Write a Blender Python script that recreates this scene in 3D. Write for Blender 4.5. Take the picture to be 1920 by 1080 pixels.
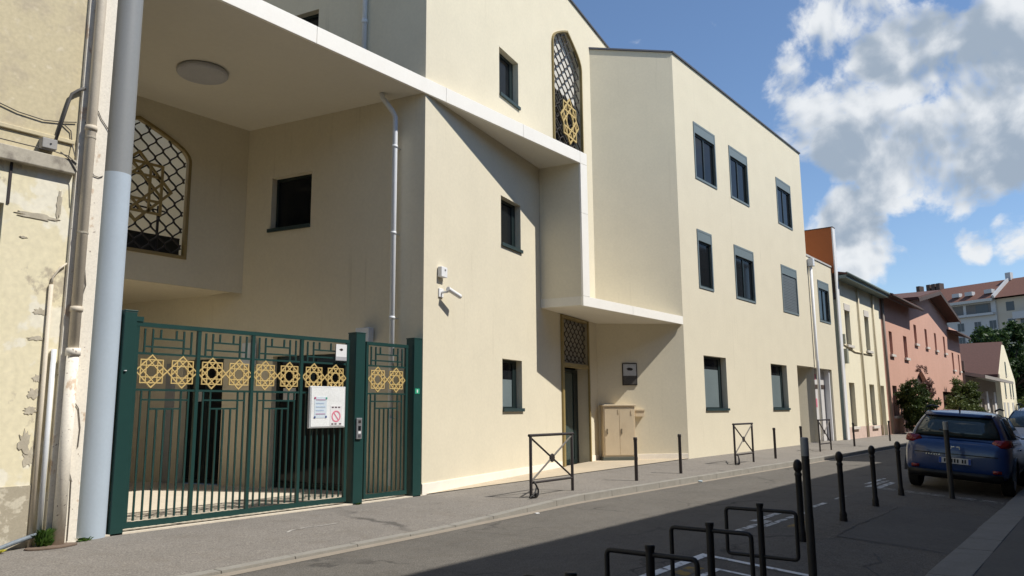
import bpy, bmesh, math, random
import numpy as np
from mathutils import Vector, Matrix

for o in list(bpy.data.objects):
    bpy.data.objects.remove(o, do_unlink=True)
scn = bpy.context.scene
COL = scn.collection
R = math.radians

# ------------------------------------------------------------------ camera
EYE = Vector((0.0, 0.0, 1.72))
AZ, PITCH, ROLL = R(37.661), R(9.048), R(0.45)
_fw = Vector((math.cos(AZ), math.sin(AZ), 0)); _rt = Vector((math.sin(AZ), -math.cos(AZ), 0))
_f = _fw * math.cos(PITCH) + Vector((0, 0, 1)) * math.sin(PITCH)
_u = -_fw * math.sin(PITCH) + Vector((0, 0, 1)) * math.cos(PITCH)
_cx = _rt * math.cos(ROLL) - _u * math.sin(ROLL)
_cy = _rt * math.sin(ROLL) + _u * math.cos(ROLL)
cam = bpy.data.cameras.new('camera'); camo = bpy.data.objects.new('camera', cam); COL.objects.link(camo)
_m = Matrix((_cx, _cy, -_f)).transposed().to_4x4(); _m.translation = EYE
camo.matrix_world = _m
cam.sensor_width = 36.0; cam.lens = 1450 / 1920 * 36.0
cam.clip_start = 0.05; cam.clip_end = 3000
scn.camera = camo

# ------------------------------------------------------------------ light
SUN = Vector((0.305, -0.68, 1.0)).normalized()
sl = bpy.data.lights.new('sun', 'SUN'); sl.energy = 5.0; sl.angle = R(0.53); sl.color = (1.0, 0.955, 0.875)
so = bpy.data.objects.new('sun', sl); COL.objects.link(so)
so.rotation_euler = SUN.to_track_quat('Z', 'Y').to_euler(); so.location = (0, -10, 40)
scn.view_settings.view_transform = 'Standard'; scn.view_settings.look = 'None'
scn.view_settings.exposure = 0.08; scn.view_settings.gamma = 1.0
scn.view_settings.use_curve_mapping = False

world = bpy.data.worlds.new('World'); scn.world = world; world.use_nodes = True
def make_sky():
    nt = world.node_tree; nt.nodes.clear(); N = nt.nodes.new; L = nt.links.new
    out = N('ShaderNodeOutputWorld'); bg = N('ShaderNodeBackground'); L(bg.outputs[0], out.inputs[0])
    sky = N('ShaderNodeTexSky'); sky.sky_type = 'NISHITA'; sky.sun_disc = False
    sky.sun_elevation = math.asin(SUN.z); sky.sun_rotation = math.atan2(SUN.x, SUN.y)
    sky.altitude = 200; sky.air_density = 1.0; sky.dust_density = 0.05; sky.ozone_density = 4.0
    tc = N('ShaderNodeTexCoord'); D = tc.outputs['Generated']
    def math_(op, a, b=None, c=None, clamp=False):
        n = N('ShaderNodeMath'); n.operation = op; n.use_clamp = clamp
        for i, v in enumerate((a, b, c)):
            if v is None: continue
            if isinstance(v, (int, float)): n.inputs[i].default_value = v
            else: L(v, n.inputs[i])
        return n.outputs[0]
    def noise(scale, detail, rough, vec=D, dist=0.0):
        n = N('ShaderNodeTexNoise'); n.inputs['Scale'].default_value = scale; n.inputs['Detail'].default_value = detail
        n.inputs['Roughness'].default_value = rough; n.inputs['Distortion'].default_value = dist
        L(vec, n.inputs['Vector']); return n.outputs['Fac']
    def blob(c, a_in, a_out):
        d = N('ShaderNodeVectorMath'); d.operation = 'DOT_PRODUCT'; L(D, d.inputs[0])
        v = Vector(c).normalized(); d.inputs[1].default_value = v
        m = N('ShaderNodeMapRange'); m.clamp = True; m.interpolation_type = 'SMOOTHSTEP'
        L(d.outputs['Value'], m.inputs[0]); m.inputs[1].default_value = math.cos(R(a_out)); m.inputs[2].default_value = math.cos(R(a_in))
        return m.outputs[0]
    cover = None
    for c, a, b in CLOUDS:
        x = blob(c, a, b)
        cover = x if cover is None else math_('MAXIMUM', cover, x)
    drift = math_('MULTIPLY', math_('SUBTRACT', noise(2.3, 2, .5), 0.53), 4.0, clamp=True)
    # the cumulus bank in view, and scattered clouds of the same kind elsewhere
    cover = math_('MAXIMUM', cover, drift)
    def shifted(v):
        n = N('ShaderNodeVectorMath'); n.operation = 'ADD'; L(D, n.inputs[0]); n.inputs[1].default_value = v; return n.outputs[0]
    n1 = noise(10.0, 8, 0.60, dist=0.25); n2 = noise(34.0, 3, 0.6)
    lo = noise(10.0, 3, 0.55, dist=0.25); lo_s = noise(10.0, 3, 0.55, vec=shifted((0.0, -0.012, 0.022)), dist=0.25)
    dens = math_('ADD', math_('MULTIPLY', cover, 0.80), math_('MULTIPLY', math_('SUBTRACT', n1, 0.5), 2.2))
    dens = math_('ADD', dens, math_('MULTIPLY', math_('SUBTRACT', n2, 0.5), 0.38))
    mask = N('ShaderNodeMapRange'); mask.interpolation_type = 'SMOOTHSTEP'; L(dens, mask.inputs[0])
    mask.inputs[1].default_value = 0.35; mask.inputs[2].default_value = 0.70
    # thick cloud is greyer than its rim; billows are bright on the side towards the sun
    relief = math_('MULTIPLY', math_('SUBTRACT', lo, lo_s), 4.0)
    body = N('ShaderNodeMapRange'); body.interpolation_type = 'SMOOTHSTEP'
    L(math_('SUBTRACT', math_('ADD', dens, math_('MULTIPLY', math_('SUBTRACT', noise(4.0, 2, .5), .5), 1.0)), relief), body.inputs[0])
    body.inputs[1].default_value = 0.34; body.inputs[2].default_value = 1.2
    cm = N('ShaderNodeMixRGB'); L(body.outputs[0], cm.inputs[0])
    cm.inputs[1].default_value = (6.2, 6.4, 6.6, 1); cm.inputs[2].default_value = (2.6, 3.15, 3.85, 1)
    mx = N('ShaderNodeMixRGB'); L(math_('MULTIPLY', mask.outputs[0], 0.97), mx.inputs[0]); L(sky.outputs[0], mx.inputs[1]); L(cm.outputs[0], mx.inputs[2])
    L(mx.outputs[0], bg.inputs[0]); bg.inputs[1].default_value = 0.13
CLOUDS = [((0.9548, 0.1092, 0.2765), 1.5, 6.5), ((0.9313, 0.059, 0.3596), 1.2, 5.5), ((0.9501, 0.1687, 0.2625), 0.4, 4.2), ((0.9279, 0.2181, 0.3025), 0.0, 3.6),
          ((0.9491, 0.2298, 0.2155), 0.4, 4.0), ((0.9612, 0.212, 0.1765), 0.2, 3.4), ((0.9141, 0.1358, 0.3821), 0.0, 4.6), ((0.9035, 0.1768, 0.3904), 0.0, 2.6), ((0.978, 0.1052, 0.1803), 0.0, 2.0), ((0.9803, 0.0701, 0.1846), 0.0, 2.6),
          ((0.9554, 0.0581, 0.2894), 2.0, 7.0), ((0.95, -0.08, 0.30), 4.0, 11.0), ((0.82, -0.30, 0.42), 3.0, 12.0)]
make_sky()

# ------------------------------------------------------------------ mesh helpers
class Fr:
    """a vertical plane: u along it, d into the building, z up"""
    def __init__(s, x, y, ang):
        s.x, s.y, s.c, s.s = x, y, math.cos(ang), math.sin(ang)
    def __call__(s, u, d, z):
        return (s.x + s.c * u - s.s * d, s.y + s.s * u + s.c * d, z)
ID = Fr(0, 0, 0)

class MB:
    def __init__(s, fr=ID): s.v = []; s.f = []; s.fr = fr; s.mi = []
    def add(s, vs, fs):
        k = len(s.v); s.v += [s.fr(*p) for p in vs]; s.f += [tuple(i + k for i in f) for f in fs]; return s
    def box(s, x0, x1, y0, y1, z0, z1):
        return s.add([(x0, y0, z0), (x1, y0, z0), (x1, y1, z0), (x0, y1, z0), (x0, y0, z1), (x1, y0, z1), (x1, y1, z1), (x0, y1, z1)],
                     [(0, 3, 2, 1), (4, 5, 6, 7), (0, 1, 5, 4), (1, 2, 6, 5), (2, 3, 7, 6), (3, 0, 4, 7)])
    def poly(s, pts): return s.add(list(pts), [tuple(range(len(pts)))])
    def prism(s, pts, z0, z1):
        n = len(pts)
        return s.add([(x, y, z0) for x, y in pts] + [(x, y, z1) for x, y in pts],
                     [tuple(range(n))[::-1], tuple(range(n, 2 * n))] + [(i, (i + 1) % n, n + (i + 1) % n, n + i) for i in range(n)])
    def slab_uz(s, pts, d0, d1):
        """outline in the u-z plane, thickened along d"""
        n = len(pts)
        return s.add([(u, d0, z) for u, z in pts] + [(u, d1, z) for u, z in pts],
                     [tuple(range(n)), tuple(range(n, 2 * n))[::-1]] + [((i + 1) % n, i, n + i, n + (i + 1) % n) for i in range(n)])
    def bar(s, p, q, w, h, up=(0, 0, 1)):
        p, q = Vector(p), Vector(q); d = (q - p).normalized(); u = Vector(up)
        if abs(d.dot(u)) > .98: u = Vector((1, 0, 0))
        a = d.cross(u).normalized() * (w / 2); b = a.cross(d).normalized() * (h / 2)
        vs = [p - a - b, p + a - b, p + a + b, p - a + b, q - a - b, q + a - b, q + a + b, q - a + b]
        return s.add([tuple(v) for v in vs], [(0, 1, 2, 3), (7, 6, 5, 4), (0, 4, 5, 1), (1, 5, 6, 2), (2, 6, 7, 3), (3, 7, 4, 0)])
    def tube(s, pts, r, n=10, caps=True):
        pts = [Vector(p) for p in pts]; rs = r if isinstance(r, (list, tuple)) else [r] * len(pts)
        vs, fs = [], []; m = len(pts); prev = None
        for i, p in enumerate(pts):
            t = ((pts[min(i + 1, m - 1)] - pts[max(i - 1, 0)])).normalized()
            if prev is None:
                a = t.orthogonal().normalized()
            else:
                a = (prev - t * prev.dot(t)).normalized()
            prev = a; b = t.cross(a)
            vs += [tuple(p + (a * math.cos(2 * math.pi * k / n) + b * math.sin(2 * math.pi * k / n)) * rs[i]) for k in range(n)]
        for i in range(m - 1):
            for k in range(n):
                fs.append((i * n + k, i * n + (k + 1) % n, (i + 1) * n + (k + 1) % n, (i + 1) * n + k))
        if caps: fs += [tuple(range(n))[::-1], tuple(range((m - 1) * n, m * n))]
        return s.add(vs, fs)
    def lathe(s, prof, n=16, at=(0, 0, 0)):
        vs, fs = [], []
        for r, z in prof:
            vs += [(at[0] + r * math.cos(2 * math.pi * k / n), at[1] + r * math.sin(2 * math.pi * k / n), at[2] + z) for k in range(n)]
        for i in range(len(prof) - 1):
            for k in range(n):
                fs.append((i * n + k, i * n + (k + 1) % n, (i + 1) * n + (k + 1) % n, (i + 1) * n + k))
        fs += [tuple(range(n))[::-1], tuple(range((len(prof) - 1) * n, len(prof) * n))]
        return s.add(vs, fs)
    def wall(s, u0, u1, z0, z1, ops=(), depth=.22, d=0.0, reveal=True):
        """a wall face with rectangular openings (u0,u1,z0,z1[,depth]) and their reveals"""
        us = sorted({u0, u1, *[o[0] for o in ops], *[o[1] for o in ops]}); zs = sorted({z0, z1, *[o[2] for o in ops], *[o[3] for o in ops]})
        us = [u for u in us if u0 <= u <= u1]; zs = [z for z in zs if z0 <= z <= z1]
        for a, b in zip(us, us[1:]):
            for c, e in zip(zs, zs[1:]):
                um, zm = (a + b) / 2, (c + e) / 2
                if any(o[0] < um < o[1] and o[2] < zm < o[3] for o in ops): continue
                s.add([(a, d, c), (b, d, c), (b, d, e), (a, d, e)], [(0, 1, 2, 3)])
        if reveal:
            for o in ops:
                dd = d + (o[4] if len(o) > 4 else depth); a, b, c, e = o[:4]
                s.add([(a, d, c), (b, d, c), (b, d, e), (a, d, e), (a, dd, c), (b, dd, c), (b, dd, e), (a, dd, e)],
                      [(0, 4, 5, 1), (1, 5, 6, 2), (2, 6, 7, 3), (3, 7, 4, 0)])
        return s
    def mesh(s, name, smooth=False, normals=False, ang=None):
        me = bpy.data.meshes.new(name); me.from_pydata(s.v, [], s.f)
        if normals:
            b = bmesh.new(); b.from_mesh(me); bmesh.ops.recalc_face_normals(b, faces=b.faces); b.to_mesh(me); b.free()
        if smooth: me.polygons.foreach_set('use_smooth', [True] * len(me.polygons))
        me.update(); return me
    def build(s, name, mat, parent=None, smooth=False, bevel=0, local=False, normals=False, auto=None):
        me = s.mesh(name, smooth or auto is not None, normals)
        o = link(name, me, mat, parent, local)
        if bevel:
            m = o.modifiers.new('bevel', 'BEVEL'); m.width = bevel; m.segments = 2; m.limit_method = 'ANGLE'; m.angle_limit = R(40)
        if auto is not None: me.set_sharp_from_angle(angle=R(auto))
        return o

def link(name, me, mat, parent=None, local=False, loc=None):
    if mat is not None and not me.materials: me.materials.append(mat)
    o = bpy.data.objects.new(name, me); COL.objects.link(o)
    if parent is not None:
        o.parent = parent
        if not local and parent.parent is None and parent.type == 'EMPTY': o.location = -parent.location
    if loc is not None: o.location = Vector(o.location) + Vector(loc)
    return o
def tag(o, label, cat, group=None):
    o['label'] = label; o['category'] = cat
    if group: o['group'] = group
    return o
def thing(name, label, cat, loc=(0, 0, 0), group=None):
    o = bpy.data.objects.new(name, None); COL.objects.link(o); o.location = loc; o.empty_display_size = .2
    return tag(o, label, cat, group)
def struct(o, kind='structure'):
    o['kind'] = kind; return o
def copy_tree(o, parent=None):
    c = o.copy(); COL.objects.link(c); c.parent = parent
    for ch in list(o.children): copy_tree(ch, c)
    return c
def kids(o): return list(o.children)

# ------------------------------------------------------------------ materials
MATS = {}
def mat(name, col, rough=.75, var=.12, scale=3.0, bump=0.0, bscale=120.0, metal=0.0, spec=.4, col2=None, stain=0.0, streak=0.0, coat=0.0, runs=0.0, crack=0.0):
    """one procedural surface: base colour with mottling on two scales, fine relief, optional weather staining"""
    if name in MATS: return MATS[name]
    m = bpy.data.materials.new(name); m.use_nodes = True; nt = m.node_tree; N = nt.nodes.new; L = nt.links.new
    b = nt.nodes['Principled BSDF']; b.inputs['Roughness'].default_value = rough; b.inputs['Metallic'].default_value = metal
    b.inputs['Specular IOR Level'].default_value = spec; b.inputs['Coat Weight'].default_value = coat
    b.inputs['Coat Roughness'].default_value = .08
    g = N('ShaderNodeNewGeometry'); P = g.outputs['Position']
    n1 = N('ShaderNodeTexNoise'); n1.inputs['Scale'].default_value = scale; n1.inputs['Detail'].default_value = 4; n1.inputs['Roughness'].default_value = .6; L(P, n1.inputs['Vector'])
    n2 = N('ShaderNodeTexNoise'); n2.inputs['Scale'].default_value = scale * 14; n2.inputs['Detail'].default_value = 2; L(P, n2.inputs['Vector'])
    ad = N('ShaderNodeMath'); ad.operation = 'ADD'; L(n1.outputs[0], ad.inputs[0]); L(n2.outputs[0], ad.inputs[1])
    mr = N('ShaderNodeMapRange'); L(ad.outputs[0], mr.inputs[0]); mr.inputs[1].default_value = .6; mr.inputs[2].default_value = 1.4
    mr.inputs[3].default_value = 0; mr.inputs[4].default_value = 1
    mx = N('ShaderNodeMixRGB'); L(mr.outputs[0], mx.inputs[0])
    c2 = col2 or tuple(min(1, c * (1 + var)) for c in col); c1 = tuple(c * (1 - var) for c in col) if not col2 else col
    mx.inputs[1].default_value = (*c1, 1); mx.inputs[2].default_value = (*c2, 1)
    cur = mx.outputs[0]
    if stain or streak:
        mp = N('ShaderNodeMapping'); L(P, mp.inputs[0]); mp.inputs['Scale'].default_value = (2.2, 2.2, .16 if streak else 1.6)
        n3 = N('ShaderNodeTexNoise'); n3.inputs['Scale'].default_value = 1.3; n3.inputs['Detail'].default_value = 7; n3.inputs['Roughness'].default_value = .65; L(mp.outputs[0], n3.inputs['Vector'])
        r3 = N('ShaderNodeMapRange'); L(n3.outputs[0], r3.inputs[0]); r3.inputs[1].default_value = .5; r3.inputs[2].default_value = .8
        r3.inputs[4].default_value = max(stain, streak)
        m3 = N('ShaderNodeMixRGB'); m3.blend_type = 'MULTIPLY'; L(r3.outputs[0], m3.inputs[0]); L(cur, m3.inputs[1]); m3.inputs[2].default_value = (.62, .55, .46, 1)
        cur = m3.outputs[0]
    if runs:                                            # thin rain runs and faint patches
        mp = N('ShaderNodeMapping'); L(P, mp.inputs[0]); mp.inputs['Scale'].default_value = (5.0, 5.0, .22)
        n5 = N('ShaderNodeTexNoise'); n5.inputs['Scale'].default_value = 2.0; n5.inputs['Detail'].default_value = 5; L(mp.outputs[0], n5.inputs['Vector'])
        n6 = N('ShaderNodeTexNoise'); n6.inputs['Scale'].default_value = .35; n6.inputs['Detail'].default_value = 5; L(P, n6.inputs['Vector'])
        r5 = N('ShaderNodeMapRange'); L(n5.outputs[0], r5.inputs[0]); r5.inputs[1].default_value = .60; r5.inputs[2].default_value = .78
        r6 = N('ShaderNodeMapRange'); L(n6.outputs[0], r6.inputs[0]); r6.inputs[1].default_value = .48; r6.inputs[2].default_value = .62
        m5 = N('ShaderNodeMath'); m5.operation = 'MULTIPLY'; L(r5.outputs[0], m5.inputs[0]); L(r6.outputs[0], m5.inputs[1])
        m6 = N('ShaderNodeMath'); m6.operation = 'MULTIPLY'; L(m5.outputs[0], m6.inputs[0]); m6.inputs[1].default_value = runs
        mm = N('ShaderNodeMixRGB'); mm.blend_type = 'MULTIPLY'; L(m6.outputs[0], mm.inputs[0]); L(cur, mm.inputs[1]); mm.inputs[2].default_value = (.55, .52, .46, 1); cur = mm.outputs[0]
    if crack:                                           # fine crazing and repaired joints
        v = N('ShaderNodeTexVoronoi'); v.feature = 'DISTANCE_TO_EDGE'; v.inputs['Scale'].default_value = crack
        wn = N('ShaderNodeTexNoise'); wn.inputs['Scale'].default_value = 1.7; wn.inputs['Detail'].default_value = 4; L(P, wn.inputs['Vector'])
        va = N('ShaderNodeVectorMath'); va.operation = 'MULTIPLY_ADD'; L(wn.outputs['Color'], va.inputs[0]); va.inputs[1].default_value = (.9, .9, .9); L(P, va.inputs[2]); L(va.outputs[0], v.inputs['Vector'])
        rv = N('ShaderNodeMapRange'); L(v.outputs['Distance'], rv.inputs[0]); rv.inputs[1].default_value = .004; rv.inputs[2].default_value = .016; rv.inputs[3].default_value = .6; rv.inputs[4].default_value = 0
        n7 = N('ShaderNodeTexNoise'); n7.inputs['Scale'].default_value = .6; L(P, n7.inputs['Vector']); r7 = N('ShaderNodeMapRange'); L(n7.outputs[0], r7.inputs[0]); r7.inputs[1].default_value = .45; r7.inputs[2].default_value = .6
        m7 = N('ShaderNodeMath'); m7.operation = 'MULTIPLY'; L(rv.outputs[0], m7.inputs[0]); L(r7.outputs[0], m7.inputs[1])
        mc = N('ShaderNodeMixRGB'); L(m7.outputs[0], mc.inputs[0]); L(cur, mc.inputs[1]); mc.inputs[2].default_value = (.03, .028, .026, 1); cur = mc.outputs[0]
        sp = N('ShaderNodeTexNoise'); sp.inputs['Scale'].default_value = 55; sp.inputs['Detail'].default_value = 2; L(P, sp.inputs['Vector'])
        rs = N('ShaderNodeMapRange'); L(sp.outputs[0], rs.inputs[0]); rs.inputs[1].default_value = .3; rs.inputs[2].default_value = .7; rs.inputs[3].default_value = .62; rs.inputs[4].default_value = 1.38
        ms = N('ShaderNodeMixRGB'); ms.blend_type = 'MULTIPLY'; ms.inputs[0].default_value = 1; L(cur, ms.inputs[1]); L(rs.outputs[0], ms.inputs[2]); cur = ms.outputs[0]
    L(cur, b.inputs['Base Color'])
    if bump:
        n4 = N('ShaderNodeTexNoise'); n4.inputs['Scale'].default_value = bscale; n4.inputs['Detail'].default_value = 3; L(P, n4.inputs['Vector'])
        bp = N('ShaderNodeBump'); bp.inputs['Strength'].default_value = bump; bp.inputs['Distance'].default_value = .01; L(n4.outputs[0], bp.inputs['Height']); L(bp.outputs[0], b.inputs['Normal'])
    MATS[name] = m; return m
def two_tone(name, ca, cb, scale, lo, hi, rough=.9, detail=8, zs=1.0, bump=.25, scale2=None, cc=None, lo2=.6, hi2=.66):
    """paint worn through to what lies under it: two (or three) colours divided by ragged patches"""
    m = bpy.data.materials.new(name); m.use_nodes = True; nt = m.node_tree; N = nt.nodes.new; L = nt.links.new
    b = nt.nodes['Principled BSDF']; b.inputs['Roughness'].default_value = rough; b.inputs['Specular IOR Level'].default_value = .25
    g = N('ShaderNodeNewGeometry'); mp = N('ShaderNodeMapping'); L(g.outputs['Position'], mp.inputs[0]); mp.inputs['Scale'].default_value = (1, 1, zs)
    n = N('ShaderNodeTexNoise'); n.inputs['Scale'].default_value = scale; n.inputs['Detail'].default_value = detail; n.inputs['Roughness'].default_value = .62; L(mp.outputs[0], n.inputs['Vector'])
    r = N('ShaderNodeMapRange'); L(n.outputs[0], r.inputs[0]); r.inputs[1].default_value = lo; r.inputs[2].default_value = hi
    f = N('ShaderNodeTexNoise'); f.inputs['Scale'].default_value = scale * 9; f.inputs['Detail'].default_value = 5; L(g.outputs['Position'], f.inputs['Vector'])
    def shade(c):
        x = N('ShaderNodeMixRGB'); L(f.outputs[0], x.inputs[0]); x.inputs[1].default_value = (*[k * .82 for k in c], 1); x.inputs[2].default_value = (*[min(1, k * 1.18) for k in c], 1); return x.outputs[0]
    mx = N('ShaderNodeMixRGB'); L(r.outputs[0], mx.inputs[0]); L(shade(ca), mx.inputs[1]); L(shade(cb), mx.inputs[2]); cur = mx.outputs[0]
    if cc:
        n2 = N('ShaderNodeTexNoise'); n2.inputs['Scale'].default_value = scale2 or scale * 3; n2.inputs['Detail'].default_value = 6; L(g.outputs['Position'], n2.inputs['Vector'])
        r2 = N('ShaderNodeMapRange'); L(n2.outputs[0], r2.inputs[0]); r2.inputs[1].default_value = lo2; r2.inputs[2].default_value = hi2
        m2 = N('ShaderNodeMixRGB'); L(r2.outputs[0], m2.inputs[0]); L(cur, m2.inputs[1]); L(shade(cc), m2.inputs[2]); cur = m2.outputs[0]
    L(cur, b.inputs['Base Color'])
    if bump:
        bp = N('ShaderNodeBump'); bp.inputs['Strength'].default_value = bump; bp.inputs['Distance'].default_value = .015; L(n.outputs[0], bp.inputs['Height']); L(bp.outputs[0], b.inputs['Normal'])
    MATS[name] = m; return m
def glass(name, col, rough=.06, spec=.14):
    m = mat(name, col, rough, var=.1, scale=1.2, spec=spec); return m
def leafmat(name, c1, c2, c3):
    m = bpy.data.materials.new(name); m.use_nodes = True; nt = m.node_tree; N = nt.nodes.new; L = nt.links.new
    b = nt.nodes['Principled BSDF']; b.inputs['Roughness'].default_value = .55; b.inputs['Specular IOR Level'].default_value = .3
    g = N('ShaderNodeNewGeometry'); cr = N('ShaderNodeValToRGB'); L(g.outputs['Random Per Island'], cr.inputs[0])
    e = cr.color_ramp.elements; e[0].color = (*c1, 1); e[1].color = (*c3, 1); k = cr.color_ramp.elements.new(.5); k.color = (*c2, 1)
    L(cr.outputs[0], b.inputs['Base Color'])
    t = N('ShaderNodeBsdfTranslucent'); L(cr.outputs[0], t.inputs[0]); ms = N('ShaderNodeMixShader'); ms.inputs[0].default_value = .28
    L(b.outputs[0], ms.inputs[1]); L(t.outputs[0], ms.inputs[2]); L(ms.outputs[0], nt.nodes['Material Output'].inputs[0])
    MATS[name] = m; return m

STUC = mat('stucco beige', (.70, .637, .49), .92, var=.05, scale=1.1, bump=.22, bscale=170, spec=.15, runs=.28)
SOFF = mat('soffit plaster', (.74, .70, .60), .9, var=.03, scale=.8, bump=.05, spec=.15)
WHITE = mat('white fascia', (.90, .865, .785), .6, var=.03, scale=2, spec=.3, stain=.10)
PLIN = mat('pale stone skirting', (.86, .80, .70), .8, var=.06, scale=4, stain=.2)
COPE = mat('grey coping metal', (.10, .10, .11), .45, metal=.4)
GREY = mat('grey blue shutter metal', (.155, .195, .205), .5, var=.05, spec=.4)
DARKF = mat('dark green window frame', (.012, .022, .022), .4, var=.1, spec=.4)
SILL = mat('dark green sill metal', (.028, .05, .052), .45, var=.1)
GLA = glass('dark window glass', (.012, .014, .016))
GLB = glass('frosted window film', (.17, .21, .215), .3, .5)
GREEN = mat('dark green gate paint', (.011, .047, .042), .42, var=.10, scale=5, spec=.45)
GOLD = mat('gold painted steel', (.56, .41, .165), .45, var=.10, scale=8, spec=.5)
GOLDD = mat('dull bronze frame', (.27, .20, .075), .45, var=.12, scale=6, spec=.5)
LATT = mat('dark bronze lattice', (.045, .036, .028), .5, var=.1)
PIPEW = mat('grey white pipe', (.68, .70, .72), .45, var=.06)
PIPEB = mat('beige drainpipe', (.62, .55, .44), .6, var=.12, scale=4, stain=.4)
TAN = mat('tan paving', (.47, .395, .29), .9, var=.12, scale=2.4, bump=.15, bscale=60, stain=.2)
FLOORT = mat('porch floor', (.63, .56, .45), .85, var=.12, scale=2.0, bump=.08, bscale=50)
PAVE = mat('pavement asphalt', (.195, .177, .155), .95, var=.13, scale=1.0, bump=.35, bscale=90, stain=.4, crack=.12)
ROAD = mat('road asphalt', (.116, .106, .092), .95, var=.20, scale=.8, bump=.5, bscale=70, stain=.45, crack=.33)
GUTT = mat('sandy gutter', (.27, .232, .185), .95, var=.15, scale=3)
KERB = mat('granite kerb', (.26, .245, .215), .9, var=.16, scale=6, bump=.3, bscale=80, stain=.3)
KERBN = mat('pale kerb stone', (.20, .195, .18), .9, var=.14, scale=3, bump=.3, bscale=70, stain=.3)
IRON = mat('dark brown iron', (.035, .028, .027), .55, var=.15, spec=.4)
BLACKI = mat('black cast iron', (.012, .011, .012), .5, var=.2, scale=20, bump=.4, bscale=150)
WPAINT = two_tone('worn white road paint', (.80, .80, .78), (.16, .155, .145), 7.0, .54, .66, bump=0)
WWORN = two_tone('faded white road paint', (.62, .62, .60), (.11, .108, .10), 6.0, .44, .60, bump=0)
WSOLID = mat('white paint', (.75, .75, .75), .6, var=.05)
CREAMW = mat('cream render', (.83, .765, .575), .9, var=.05, scale=.9, bump=.1, streak=.18)
PINKW = mat('pink render', (.60, .35, .265), .92, var=.07, scale=.5, bump=.1, streak=.25)
ROSE = mat('rose plinth', (.62, .47, .40), .9, var=.1, stain=.4)
STONE = mat('pale stone sill', (.62, .58, .52), .8, var=.1)
TILE = mat('brown roof tile', (.10, .047, .036), .85, var=.25, scale=5, bump=.4, bscale=12)
TILER = mat('red roof tile', (.17, .078, .055), .85, var=.25, scale=2.5, bump=.4, bscale=9)
EAVE = mat('brown eaves board', (.075, .05, .04), .7)
FASC = mat('green grey eaves', (.15, .19, .175), .6)
ORANGE = mat('burnt orange metal', (.36, .105, .028), .6, var=.06)
OLDW = two_tone('flaking cream paint', (.76, .69, .49), (.50, .44, .33), 1.6, .60, .64, zs=.8, cc=(.80, .755, .62), lo2=.56, hi2=.60, scale2=2.2)
OLDU = two_tone('weathered ochre render', (.60, .52, .345), (.50, .43, .31), 2.2, .50, .66, cc=(.66, .58, .42), lo2=.60, hi2=.68)
OLDP = two_tone('peeling pale paint', (.80, .745, .64), (.58, .45, .33), 4.5, .60, .66, zs=.6, cc=(.34, .29, .25), lo2=.68, hi2=.70, scale2=16)
OLDG = two_tone('bare grey render', (.40, .355, .27), (.58, .53, .42), 5, .56, .62)
LEDGE = two_tone('stained stone ledge', (.46, .42, .34), (.26, .23, .19), 3, .5, .62)
COLB = mat('pale blue column paint', (.42, .49, .56), .5, var=.04, scale=2, streak=.12)
COLG = mat('grey column paint', (.25, .26, .262), .5, var=.04, scale=2, streak=.12)
SHADE = mat('interior dark', (.02, .02, .02), .9)

# ------------------------------------------------------------------ ground
def lerp_tab(t, x):
    if x <= t[0][0]: return t[0][1]
    for (a, b), (c, d) in zip(t, t[1:]):
        if x <= c: return b + (d - b) * (x - a) / (c - a)
    return t[-1][1]
KY = [(-40, 7.2), (4.9, 7.86), (8.3, 8.0), (12.6, 8.3), (18, 8.2), (24, 8.04), (36, 7.82), (60, 7.4), (200, 5.0)]
KZ = [(-40, .03), (9.3, .03), (12.8, .12), (200, .12)]
FZ = [(-40, .12), (11.1, .125), (16, .155), (23, .20), (36, .215), (41, .19), (52, .17), (200, .17)]
ky = lambda x: lerp_tab(KY, x); kz = lambda x: lerp_tab(KZ, x); fz = lambda x: lerp_tab(FZ, x)
def pave_z(x, y):
    a = ky(x); t = min(1, max(0, (y - a) / (10.84 - a))); return kz(x) + (fz(x) - kz(x)) * t
def road_z(y): return 0.0 if y >= 4.4 else -0.2 * (4.4 - y) / 2.5
NEAR = 1.88
def grid(mb, xs, rows):
    """rows: functions x -> (y, z)"""
    vs = [(x, *r(x)) for x in xs for r in rows]; n = len(rows)
    mb.add(vs, [(i * n + j, (i + 1) * n + j, (i + 1) * n + j + 1, i * n + j + 1) for i in range(len(xs) - 1) for j in range(n - 1)])
g = MB().add([(-900, -900, -.45), (1500, -900, -.45), (1500, 900, -.45), (-900, 900, -.45)], [(0, 1, 2, 3)])
struct(g.build('ground', mat('dusty ground', (.16, .15, .12), .95, var=.2, scale=.2)))
XS = [-40, -20, -8, 0, 2, 4, 4.9, 6, 7, 8.3, 9.3, 10.4, 11.5, 12.6, 12.8, 14, 16, 18, 20, 22, 24, 28, 32, 36, 42, 50, 60, 80, 110, 150, 200]
m = MB(); grid(m, XS, [lambda x: (NEAR - .02, road_z(NEAR)), lambda x: (3.0, road_z(3.0)), lambda x: (4.4, 0), lambda x: (6, 0), lambda x: (ky(x) + .02, 0)])
struct(m.build('road', ROAD))
KW = .17
m = MB(); grid(m, XS, [lambda x: (ky(x) + KW - .01, kz(x) - .004), lambda x: (9.2, pave_z(x, 9.2)), lambda x: (10.0, pave_z(x, 10)), lambda x: (11.2, pave_z(x, 10.84))])
pavement = struct(m.build('pavement', PAVE))
m = MB(); grid(m, XS, [lambda x: (ky(x) - .17, .004), lambda x: (ky(x) + .005, .004)])
struct(m.build('gutter', GUTT))
rnd = random.Random(5)
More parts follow.
